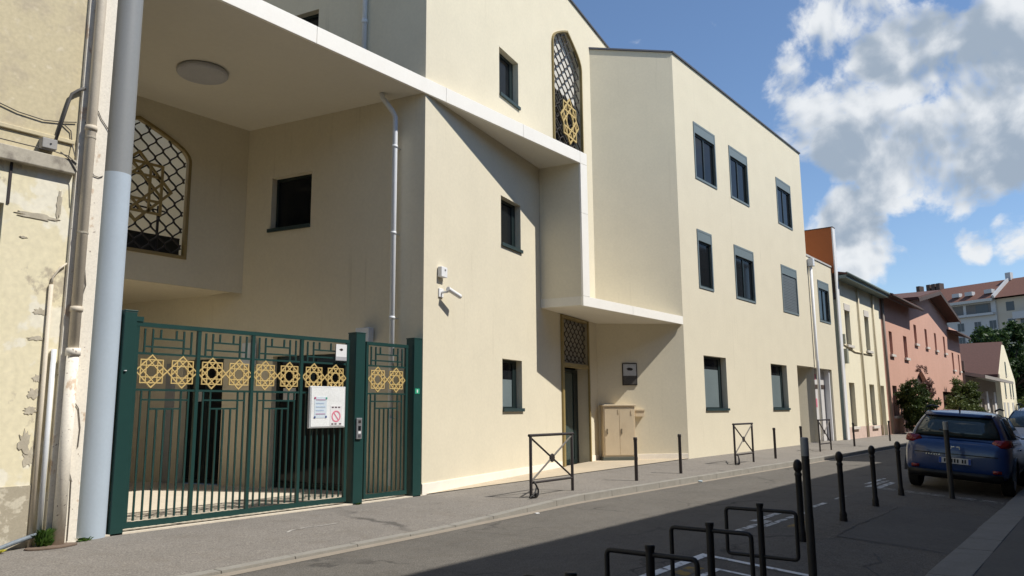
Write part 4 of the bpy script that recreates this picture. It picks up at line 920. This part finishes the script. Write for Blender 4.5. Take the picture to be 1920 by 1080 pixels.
MB(SF).tube([(50.7, -.82, 8.42), (59.6, -.82, 8.42)], .09, 8).build('gutter', EAVE, pk, smooth=True)
MB(SF).tube([(74.6, -.82, 7.95), (81.6, -.82, 7.95)], .09, 8).build('gutter', EAVE, pk, smooth=True)
MB(SF).tube([(50.95, -.1, 8.4), (50.95, -.1, .2)], .08, 8).build('downpipe', mat('grey brown pipe', (.20, .17, .15), .7), pk, smooth=True)
for u in (55.0, 60.5, 62.0, 63.4): MB(SF).box(u, u + .8, 5, 5.7, 9.9, 11.1).build('chimney', EAVE, pk)

# ------------------------------------------------------------------ low house, gabled house, apartment block
lw = thing('low_garage', 'low outbuilding with sloping metal canopy beyond the pink house', 'outbuilding', (94, 11, .2))
mb = MB(SF).wall(82.5, 105, -.3, 4.6, [(92, 94, -.3, 2.6), (98, 100.5, -.3, 2.6)], .3); mb.box(82.5, 82.55, 0, 7, -.3, 6.0); mb.build('street_wall', mat('grey brown wall', (.30, .26, .22), .9), lw)
for u in (92, 98): MB(SF).box(u, u + 2.2, .2, .28, -.2, 2.6).build('door', mat('dull door', (.5, .49, .46), .7), lw)
for u in (88.0, 95.6, 102): MB(SF).box(u, u + 1.1, -.1, .0, -.2, 3.4).build('white_pier', WSOLID, lw)
mb = MB(SF); sloped(mb, 82.5, 107, -1.6, 4.35, .0, 4.7, .3); mb.build('canopy', mat('grey canopy', (.34, .31, .28), .6), lw)
mb = MB(SF); sloped(mb, 82.5, 106, .0, 4.9, 4, 6.1); mb.build('roof', mat('maroon metal', (.11, .03, .03), .6), lw)
mb = MB(SF); sloped(mb, 84, 108, 4.0, 6.2, 9, 8.6); mb.build('rear_roof', mat('grey brown tile', (.15, .105, .085), .9, var=.3, scale=2.2, bump=.5, bscale=7), lw)
gh = thing('gabled_house', 'small cream gable-fronted house far down the street', 'house', (115, 11, .2))
gp = [(107, -.3), (124, -.3), (124, 5.2), (115, 9.4), (113.4, 9.4), (107, 5.6)]
MB(SF).slab_uz(gp, -.3, 8).build('walls', mat('pale cream render', (.80, .72, .53), .9, var=.08), gh)
for s, (a, b) in enumerate((((114.2, 9.5), (106.4, 5.2)), ((114.2, 9.5), (124.6, 4.8)))):
    MB(SF).slab_uz([a, b, (b[0], b[1] + .35), (a[0], a[1] + .35)], -.2, 8.3).build('roof_slope', TILE, gh)
for (u, z) in ((111, 3.0), (116.5, 3.0), (113.5, 5.6), (119.5, 3.0)):
    w = MB(SF).box(u, u + 1.1, -.33, -.302, z, z + 1.7).build('window', SILL, gh); MB(SF).box(u - .1, u + 1.2, -.40, -.305, z - .15, z - .01).build('sill', STONE, w)
for u in (108.2, 112, 117.5): MB(SF).box(u, u + 1.6, -.34, -.304, -.2, 2.3).build('door', mat('dull door', (.5, .49, .46)), gh)
# apartment block across the end of the street
apt = thing('apartment_block', 'tall pale apartment block with long red brown tiled roof behind', 'building', (225, 20, 0))
ang = math.atan2(14.6 - 37, 222 - 232); AF = Fr(232 + .41 * 30, 37 + .912 * 30, ang)
APW = mat('grey white apartment render', (.50, .51, .52), .9, var=.04); APC = mat('cream apartment render', (.52, .47, .39), .9, var=.04)
MB(AF).box(0, 47, 0, 14, -1, 28.4).build('wall', APW, apt); MB(AF).box(47.01, 90, .4, 14, -1, 28.4).build('wall', APC, apt)
mb = MB(AF).add([(-1, -1.2, 28.6), (90, -1.2, 28.6), (90, 7, 34.0), (-1, 7, 34.0), (90, 15, 28.6), (-1, 15, 28.6)], [(0, 1, 2, 3), (3, 2, 4, 5), (0, 3, 5), (1, 4, 2)]); rf = mb.build('roof', TILER, apt)
MB(AF).box(-1, 47, -1.3, -.9, 28.0, 28.7).build('gutter', mat('pale gutter', (.5, .5, .48), .6), apt)
MB(AF).bar((47.3, -1.3, 28.9), (47.3, 7, 34.4), .5, .9).box(46.6, 47.9, 6.2, 7.4, 33.6, 35.6).build('fire_wall', APW, apt)
for u in (35.8, 39.2, 44.2): MB(AF).box(u, u + 1.9, .5, 1.9, 30.2, 31.2).build('roof_window', APW, rf)
for u in (22.3, 25.3, 26.8, 28.2): MB(AF).box(u, u + 1.0, 6, 8.0, 33.5, 35.6).build('chimney', EAVE, rf)
APG = mat('far window', (.06, .075, .09), .25); lg = mat('loggia shade', (.16, .155, .15), .9)  # loggia is a flat panel with the recess shade put into its colour
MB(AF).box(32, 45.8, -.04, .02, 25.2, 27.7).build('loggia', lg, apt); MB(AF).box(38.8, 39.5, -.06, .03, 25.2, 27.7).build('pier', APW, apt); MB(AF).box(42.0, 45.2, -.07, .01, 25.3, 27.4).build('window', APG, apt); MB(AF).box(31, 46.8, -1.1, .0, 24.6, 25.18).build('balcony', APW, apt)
MB(AF).box(51.5, 66, -1.4, .39, 22.9, 24.6).build('balcony', APW, apt)
for r_, z in enumerate((21.0, 17.4, 13.6, 9.8)):
    for u in (28.0, 32.5, 36.8, 41.2, 45.0, 49.3, 52.2, 56.0):
        dd = .4 if u > 47 else 0
        w = MB(AF).box(u, u + 1.9, dd - .06, dd - .002, z, z + 2.3).build('window', APW, apt)
        for q in (0, 1): MB(AF).box(u + .12 + q * .86, u + .92 + q * .86, dd - .08, dd - .061, z + .12, z + 2.18).build('pane', APG, w)
for u in (49.3, 56.0): MB(AF).box(u, u + 1.9, .33, .398, 25.2, 27.4).build('window', APG, apt)

# ------------------------------------------------------------------ trees and shrubs
LEAFD = leafmat('dark tree leaf', (.012, .03, .008), (.03, .062, .014), (.065, .11, .026))
LEAFS = leafmat('shrub leaf', (.014, .03, .008), (.04, .07, .016), (.10, .125, .035))
LEAFP = leafmat('pinkish shrub leaf', (.09, .05, .045), (.20, .115, .10), (.30, .20, .16))
BARK = mat('bark', (.06, .045, .035), .95, var=.3, scale=10, bump=.5, bscale=30)
def tree(name, label, base, clumps, leaf, n, lm, trunk_r, seed, cat='tree', group=None):
    """clumps: (x,y,z,r) relative to base; leaves fill ragged balls of twigs round them"""
    q = np.random.default_rng(seed); t = thing(name, label, cat, base, group)
    mb = MB(); top = max(c[2] for c in clumps)
    mb.tube([(0, 0, -.1), (.05, .03, top * .25), (.0, .1, top * .5), (.06, 0, top * .8)], [trunk_r, trunk_r * .85, trunk_r * .65, trunk_r * .25], 8)
    for c in clumps: mb.tube([(.02, .05, top * .3), (c[0] * .5, c[1] * .5, (c[2] + top * .35) / 2), (c[0], c[1], c[2])], [trunk_r * .45, trunk_r * .3, trunk_r * .08], 6)
    mb.build('trunk', BARK, t, local=True, smooth=True)
    vol = np.array([c[3] ** 2 for c in clumps]); pick = q.choice(len(clumps), n, p=vol / vol.sum()); cc = np.array(clumps)[pick]
    sub = q.integers(0, 14, n); offs = q.normal(size=(len(clumps) * 14, 3)); offs /= np.linalg.norm(offs, axis=1)[:, None]; offs *= q.uniform(.35, 1.0, (len(offs), 1))
    d = offs[pick * 14 + sub] * cc[:, 3:4] + q.normal(size=(n, 3)) * cc[:, 3:4] * .17
    P_ = cc[:, :3] + d * np.array([1, 1, .85])
    a = q.normal(size=(n, 3)); a /= np.linalg.norm(a, axis=1)[:, None]; b = np.cross(a, q.normal(size=(n, 3))); b /= np.linalg.norm(b, axis=1)[:, None]
    s_ = leaf * q.uniform(.6, 1.35, (n, 1)); V = np.stack([P_ - a * s_, P_ + b * s_ * .45, P_ + a * s_, P_ - b * s_ * .45], 1).reshape(-1, 3)
    me = bpy.data.meshes.new('crown'); me.vertices.add(4 * n); me.vertices.foreach_set('co', V.ravel()); me.loops.add(4 * n); me.loops.foreach_set('vertex_index', np.arange(4 * n)); me.polygons.add(n)
    me.polygons.foreach_set('loop_start', np.arange(n) * 4); me.polygons.foreach_set('loop_total', np.full(n, 4)); me.update(calc_edges=True)
    link('crown', me, lm, t, True); return t
rr = random.Random(11)
def ball(cx, cy, cz, rx, ry, rz, k, r, seed):
    q = random.Random(seed); L_ = []
    while len(L_) < k:
        x_, y_, z_ = q.uniform(-1, 1), q.uniform(-1, 1), q.uniform(-1, 1)
        if .15 < x_ * x_ + y_ * y_ + z_ * z_ < 1: L_.append((cx + x_ * rx, cy + y_ * ry, cz + z_ * rz, r * q.uniform(.7, 1.25)))
    return L_
tree('bushy_shrub', 'dark dense shrub in front of the pink house doorway', (53.6, 9.75, .15), ball(0, 0, 1.75, 2.0, .7, 1.35, 20, .55, 1), .085, 17000, LEAFS, .07, 1, 'shrub')
tree('flowering_shrub', 'thin reddish shrub sticking up between the two green shrubs', (57.2, 9.9, .15), ball(0, 0, 2.9, .55, .5, 1.4, 9, .34, 2), .07, 1700, LEAFP, .04, 2, 'shrub')
tree('round_shrub', 'rounded lighter green shrub in front of the right end of the pink house', (71.0, 9.75, .15), ball(0, 0, 2.1, 4.6, .8, 1.55, 30, .7, 3), .10, 20000, leafmat('light shrub leaf', (.03, .05, .012), (.075, .11, .028), (.15, .18, .055)), .09, 3, 'shrub')
tree('street_tree', 'large dark green tree at the far end of the street', (137, 12.5, .1), ball(0, 0, 8.2, 7.0, 5.5, 5.2, 34, 2.0, 4), .30, 26000, LEAFD, .35, 4)
tree('street_tree', 'dark tree partly hidden behind the gabled house at the right edge', (150, 6.5, .1), ball(0, 0, 7.0, 7.0, 6.0, 6.5, 30, 2.1, 5), .32, 20000, LEAFD, .35, 5)
tree('hedge_shrub', 'small pale green shrub beside the far gabled house', (122, 9.0, .1), ball(0, 0, 1.6, 2.5, 1.2, 1.2, 10, .7, 6), .16, 3000, MATS['light shrub leaf'], .06, 6, 'shrub')

# ------------------------------------------------------------------ cars
def loft(mb, rings, caps=True):
    n = len(rings[0]); vs = [p_ for r_ in rings for p_ in r_]; fs = []
    for i in range(len(rings) - 1):
        for k in range(n): fs.append((i * n + k, i * n + (k + 1) % n, (i + 1) * n + (k + 1) % n, (i + 1) * n + k))
    if caps: fs += [tuple(range(n))[::-1], tuple(range((len(rings) - 1) * n, len(rings) * n))]
    return mb.add(vs, fs)
def section(x, hw, zb, zt, e=4.0, n=28, waist=0.0):
    out = []
    for k in range(n):
        t = 2 * math.pi * (k + .5) / n; c, s_ = math.cos(t), math.sin(t)
        y = hw * math.copysign(abs(c) ** (2 / e), c); z = (zb + zt) / 2 + (zt - zb) / 2 * math.copysign(abs(s_) ** (2 / e), s_)
        out.append((x, y, z))
    return out
def make_car(label, paint, group, sc=1.1):
    c = thing('parked_car', label, 'car', (0, 0, 0), group)
    S = lambda x, y, z: (x * sc, y * sc, z * sc)
    class CF:
        def __call__(s_, u, d, z): return S(u, d, z)
    F_ = CF()
    # x: rear 0 -> front 4.1 ; half width .92
    body = MB(F_)
    st = [(.0, .70, .44, .80), (.03, .80, .36, .92), (.09, .87, .30, 1.0), (.22, .905, .26, 1.045), (.5, .92, .24, 1.06), (1.2, .925, .23, 1.04), (2.0, .925, .23, 1.02), (2.8, .92, .23, 1.0), (3.3, .91, .24, .96), (3.75, .87, .26, .86), (3.98, .78, .30, .76), (4.08, .62, .36, .66)]
    loft(body, [section(*a, e=4.5) for a in st]); b = body.build('body', paint, c, local=True, smooth=True)
    m_ = b.modifiers.new('s', 'SUBSURF'); m_.levels = 1; m_.render_levels = 1
    # cabin
    cab = MB(F_)
    prof = [(.14, .97, .80, .98), (.20, 1.12, .785, 1.1), (.42, 1.44, .66, 1.0), (.60, 1.535, .615, 1.0), (1.2, 1.575, .60, 1.0), (1.9, 1.56, .60, 1.0), (2.35, 1.48, .61, 1.0), (2.95, 1.10, .74, 1.0), (3.15, .95, .78, .98)]
    rings = []
    for x_, zt, hwt, _ in prof:
        hb = .865 if .2 < x_ < 3 else .84; zb = .80
        k = (zt - zb)
        rings.append([(x_, -hb, zb), (x_, -hb, zb + k * .25), (x_, -(hb * .55 + hwt * .45), zb + k * .62), (x_, -hwt * 1.02, zt - .05), (x_, -hwt * .86, zt - .008), (x_, -hwt * .4, zt + .008), (x_, hwt * .4, zt + .008), (x_, hwt * .86, zt - .008), (x_, hwt * 1.02, zt - .05), (x_, (hb * .55 + hwt * .45), zb + k * .62), (x_, hb, zb + k * .25), (x_, hb, zb)])
    loft(cab, rings); cb = cab.build('cabin', paint, c, local=True, smooth=True)
    m_ = cb.modifiers.new('s', 'SUBSURF'); m_.levels = 1; m_.render_levels = 1
    CG = glass('car glass', (.035, .055, .06), .05, .6); TRIM = mat('black car trim', (.008, .008, .009), .45)
    def patch(name, rows, mt, parent=c, t=.012, out=(-1, 0, 0)):
        """a pane shaped by a grid of points, with thickness"""
        mb = MB(F_); nr, nc = len(rows), len(rows[0]); o = Vector(out) * t
        vs = [p_ for r_ in rows for p_ in r_] + [tuple(Vector(p_) + o) for r_ in rows for p_ in r_]; K = nr * nc; fs = []
        for i in range(nr - 1):
            for j in range(nc - 1):
                q = (i * nc + j, i * nc + j + 1, (i + 1) * nc + j + 1, (i + 1) * nc + j); fs += [q[::-1], tuple(a + K for a in q)]
        for j in range(nc - 1): fs += [(j, j + 1, j + 1 + K, j + K), ((nr - 1) * nc + j + 1, (nr - 1) * nc + j, (nr - 1) * nc + j + K, (nr - 1) * nc + j + 1 + K)]
        for i in range(nr - 1): fs += [((i + 1) * nc, i * nc, i * nc + K, (i + 1) * nc + K), (i * nc + nc - 1, (i + 1) * nc + nc - 1, (i + 1) * nc + nc - 1 + K, i * nc + nc - 1 + K)]
        mb.add(vs, fs); return mb.build(name, mt, parent, local=True, smooth=True, normals=True)
    ys = [-1, -.6, 0, .6, 1]
    # rear window: bows back in the middle
    def rear(z, hw, x_): return [(x_ + .035 * abs(y) ** 2, hw * y, z) for y in ys]
    rw_ = patch('rear_window', [rear(1.085, .70, .155), rear(1.20, .665, .222), rear(1.32, .61, .305), rear(1.425, .555, .385)], CG)
    patch('window_surround', [rear(1.05, .735, .150), rear(1.20, .70, .232), rear(1.34, .635, .33), rear(1.46, .575, .425)], TRIM, t=.004)
    patch('spoiler', [rear(1.455, .58, .36), rear(1.50, .57, .42), rear(1.525, .55, .55)], paint, t=.02, out=(-.5, 0, .8))
    MB(F_).bar((.135, -.10, 1.10), (.20, .30, 1.19), .02, .02).build('wiper', TRIM, rw_, local=True)
    for s in (-1, 1):
        patch('tail_light', [[(.125, s * .60, .93), (.10, s * .74, .92), (.16, s * .862, .93), (.32, s * .915, .95)], [(.135, s * .59, 1.0), (.115, s * .74, 1.0), (.165, s * .86, 1.01), (.36, s * .905, 1.03)], [(.165, s * .64, 1.06), (.15, s * .74, 1.065), (.20, s * .845, 1.07), (.38, s * .885, 1.07)]], mat('red lamp', (.20, .010, .012), .15, var=.25, scale=30, spec=.6), t=.02, out=(-.9, s * .4, 0))
        patch('reflector', [[(.012, s * .62, .44), (.035, s * .76, .44)], [(.006, s * .62, .50), (.03, s * .76, .50)]], mat('red lamp', (.26, .01, .012)), t=.02)
        patch('side_window', [[(.62, s * .845, 1.07), (1.5, s * .85, 1.06), (2.2, s * .85, 1.04), (2.8, s * .84, 1.02)], [(.75, s * .74, 1.28), (1.5, s * .745, 1.30), (2.1, s * .745, 1.28), (2.5, s * .75, 1.22)], [(.95, s * .655, 1.45), (1.5, s * .65, 1.475), (1.95, s * .65, 1.465), (2.2, s * .66, 1.42)]], CG, t=.03, out=(0, s, .1))
        mi = MB(F_).lathe([(.02, -.07), (.075, -.05), (.085, 0), (.07, .06), (.02, .075)], 10, (2.55, s * 1.0, 1.06)).build('mirror', paint, c, local=True, smooth=True)
        MB(F_).bar((2.58, s * .86, 1.03), (2.56, s * .96, 1.04), .05, .03).build('mirror_arm', TRIM, mi, local=True)
        MB(F_).tube([(.65, s * .60, 1.60), (1.2, s * .605, 1.64), (2.0, s * .60, 1.61)], .018, 6).build('roof_rail', TRIM, c, local=True, smooth=True)
        for xw in (.72, 3.22):
            mb = MB(F_); mb.lathe([(.20, -.10), (.29, -.105), (.325, -.08), (.33, 0), (.325, .08), (.29, .105), (.20, .10)], 26); V = []
            for p_ in mb.v:
                x_, y_, z_ = p_[0] / sc, p_[1] / sc, p_[2] / sc; V.append(S(xw + x_, s * .80 + z_, .33 + y_))
            mb.v = V; w = mb.build('wheel', mat('tyre', (.010, .010, .010), .85), c, local=True, auto=40)
            mb = MB(F_); mb.lathe([(.215, -.02), (.215, .02), (.05, .035)], 20); mb.v = [S(xw + p_[0] / sc, s * (.80 + .085 + p_[2] / sc), .33 + p_[1] / sc) for p_ in mb.v]
            mb.build('rim', mat('alloy', (.28, .28, .29), .35, metal=.7), w, local=True)
            mb = MB(F_)
            for k in range(9):
                a0, a1 = math.pi * k / 9, math.pi * (k + 1) / 9
                q = [(xw + r_ * math.cos(t), .33 + r_ * math.sin(t)) for r_, t in ((.345, a0), (.41, a0), (.41, a1), (.345, a1))]
                mb.add([(x_, s * .90, z_) for x_, z_ in q] + [(x_, s * .945, z_) for x_, z_ in q], [(0, 1, 2, 3), (7, 6, 5, 4), (0, 4, 5, 1), (1, 5, 6, 2), (2, 6, 7, 3), (3, 7, 4, 0)])
            mb.build('wheel_arch', TRIM, c, local=True)
        patch('headlight', [[(3.86, s * .60, .68), (3.78, s * .83, .70)], [(3.82, s * .60, .78), (3.72, s * .83, .80)]], mat('lamp glass', (.5, .52, .55), .1), t=.03, out=(1, 0, .2))
        MB(F_).bar((1.55, s * .93, .84), (1.72, s * .93, .845), .03, .03).build('door_handle', paint, c, local=True)
    patch('windscreen', [[(2.93, y * .72, 1.10) for y in ys], [(2.66, y * .68, 1.29) for y in ys], [(2.40, y * .60, 1.45) for y in ys]], CG, t=.03, out=(.6, 0, .8))
    patch('lower_bumper', [[(.03, y * .78, .27) for y in ys], [(.0, y * .80, .36) for y in ys], [(.0, y * .78, .42) for y in ys]], TRIM, t=.03)
    patch('tailgate_crease', [[(.006, y * .70, .735) for y in ys], [(-.004, y * .70, .75) for y in ys]], TRIM, t=.012)
    pl = MB(F_).box(-.045, -.02, -.27, .27, .565, .675).build('number_plate', mat('plate white', (.55, .56, .56), .4), c, local=True)
    MB(F_).box(-.048, -.0455, .225, .268, .568, .672).build('plate_band', mat('plate blue', (.02, .07, .35), .4), pl, local=True); MB(F_).box(-.048, -.0455, -.268, -.225, .568, .672).build('plate_band', mat('plate blue', (.02, .07, .35)), pl, local=True)
    for y in (.17, .125, .05, .0, -.05, -.13, -.175): MB(F_).box(-.0485, -.0456, y - .013, y + .013, .585, .655).build('plate_character', TRIM, pl, local=True)
    em = MB(F_)
    em.bar((.042, .07, .88), (.042, .015, .88), .012, .02).bar((.042, .07, .84), (.042, .015, .84), .012, .02).bar((.042, .07, .88), (.042, .07, .84), .012, .02).bar((.042, -.07, .88), (.042, -.015, .88), .012, .02).bar((.042, -.07, .84), (.042, -.015, .84), .012, .02).bar((.042, -.07, .88), (.042, -.07, .84), .012, .02)
    em.v = [(v[0] - .02, v[1], v[2]) for v in em.v]; em.build('emblem', mat('chrome', (.6, .6, .6), .2, metal=.8), c, local=True)
    for k in range(6): MB(F_).box(-.018, -.006, .48 - k * .045, .505 - k * .045, .70, .725).build('letter_block', mat('chrome', (.6, .6, .6)), c, local=True)
    MB(F_).tube([(.62, 0, 1.55), (.56, 0, 1.60), (.44, 0, 1.66)], [.016, .009, .004], 6).build('antenna', TRIM, c, local=True)
    return c
BLUE = mat('blue car paint', (.003, .028, .125), .3, var=.03, spec=.5, coat=.8)
WCAR = mat('white car paint', (.55, .57, .60), .35, var=.03, spec=.5, coat=.6)
car = make_car('metallic blue hatchback parked at the kerb, seen from behind', BLUE, 'cars parked along the near kerb', 1.13)
TILT = math.atan2(.2, 2.5)
car.location = (19.45, 2.96, road_z(2.96)); car.rotation_euler = (TILT, 0, 0)
wc = make_car('white car parked beyond the blue hatchback at the right edge', WCAR, 'cars parked along the near kerb', 1.2)
wc.location = (29.6, 1.75, road_z(2.0)); wc.rotation_euler = (-TILT, 0, math.pi)

# ------------------------------------------------------------------ the row of houses behind the camera that shades the road
def near_house(name, label, x0, x1, h, wallm):
    t = thing(name, label, 'house', ((x0 + x1) / 2, -1.4, -.1))
    NF = Fr(x1, -1.4, math.pi); W = x1 - x0
    ops = []
    z = 1.0
    while z + 2.0 < h - .6:
        u = 1.6
        while u + 1.2 < W - .8: ops.append((u, u + 1.15, z, z + 1.8)); u += 3.2
        z += 3.1
    mb = MB(NF).wall(0, W, -.4, h, ops, .25); mb.box(0, .03, .02, 9, -.4, h).box(W - .03, W, .02, 9, -.4, h).box(0, W, 8.97, 9, -.4, h); mb.build('wall', wallm, t)
    MB(NF).box(-.1, W + .1, -.25, 9.2, h, h + .25).build('roof', TILE, t)
    for o in ops: MB(NF).box(o[0], o[1], .2, .25, o[2], o[3]).build('window', GLA, t)
near_house('terraced_house', 'house behind the camera whose roof shades the near half of the road', -22, 31.6, 10.55, mat('near house render', (.13, .105, .085), .9, var=.06))
near_house('terraced_house', 'taller house further along behind the camera side kerb', 31.7, 62, 13.3, mat('near house grey render', (.12, .11, .10), .9, var=.06))
near_house('terraced_house', 'last house of the row on the near side of the street', 62.1, 120, 10.4, MATS['near house render'])
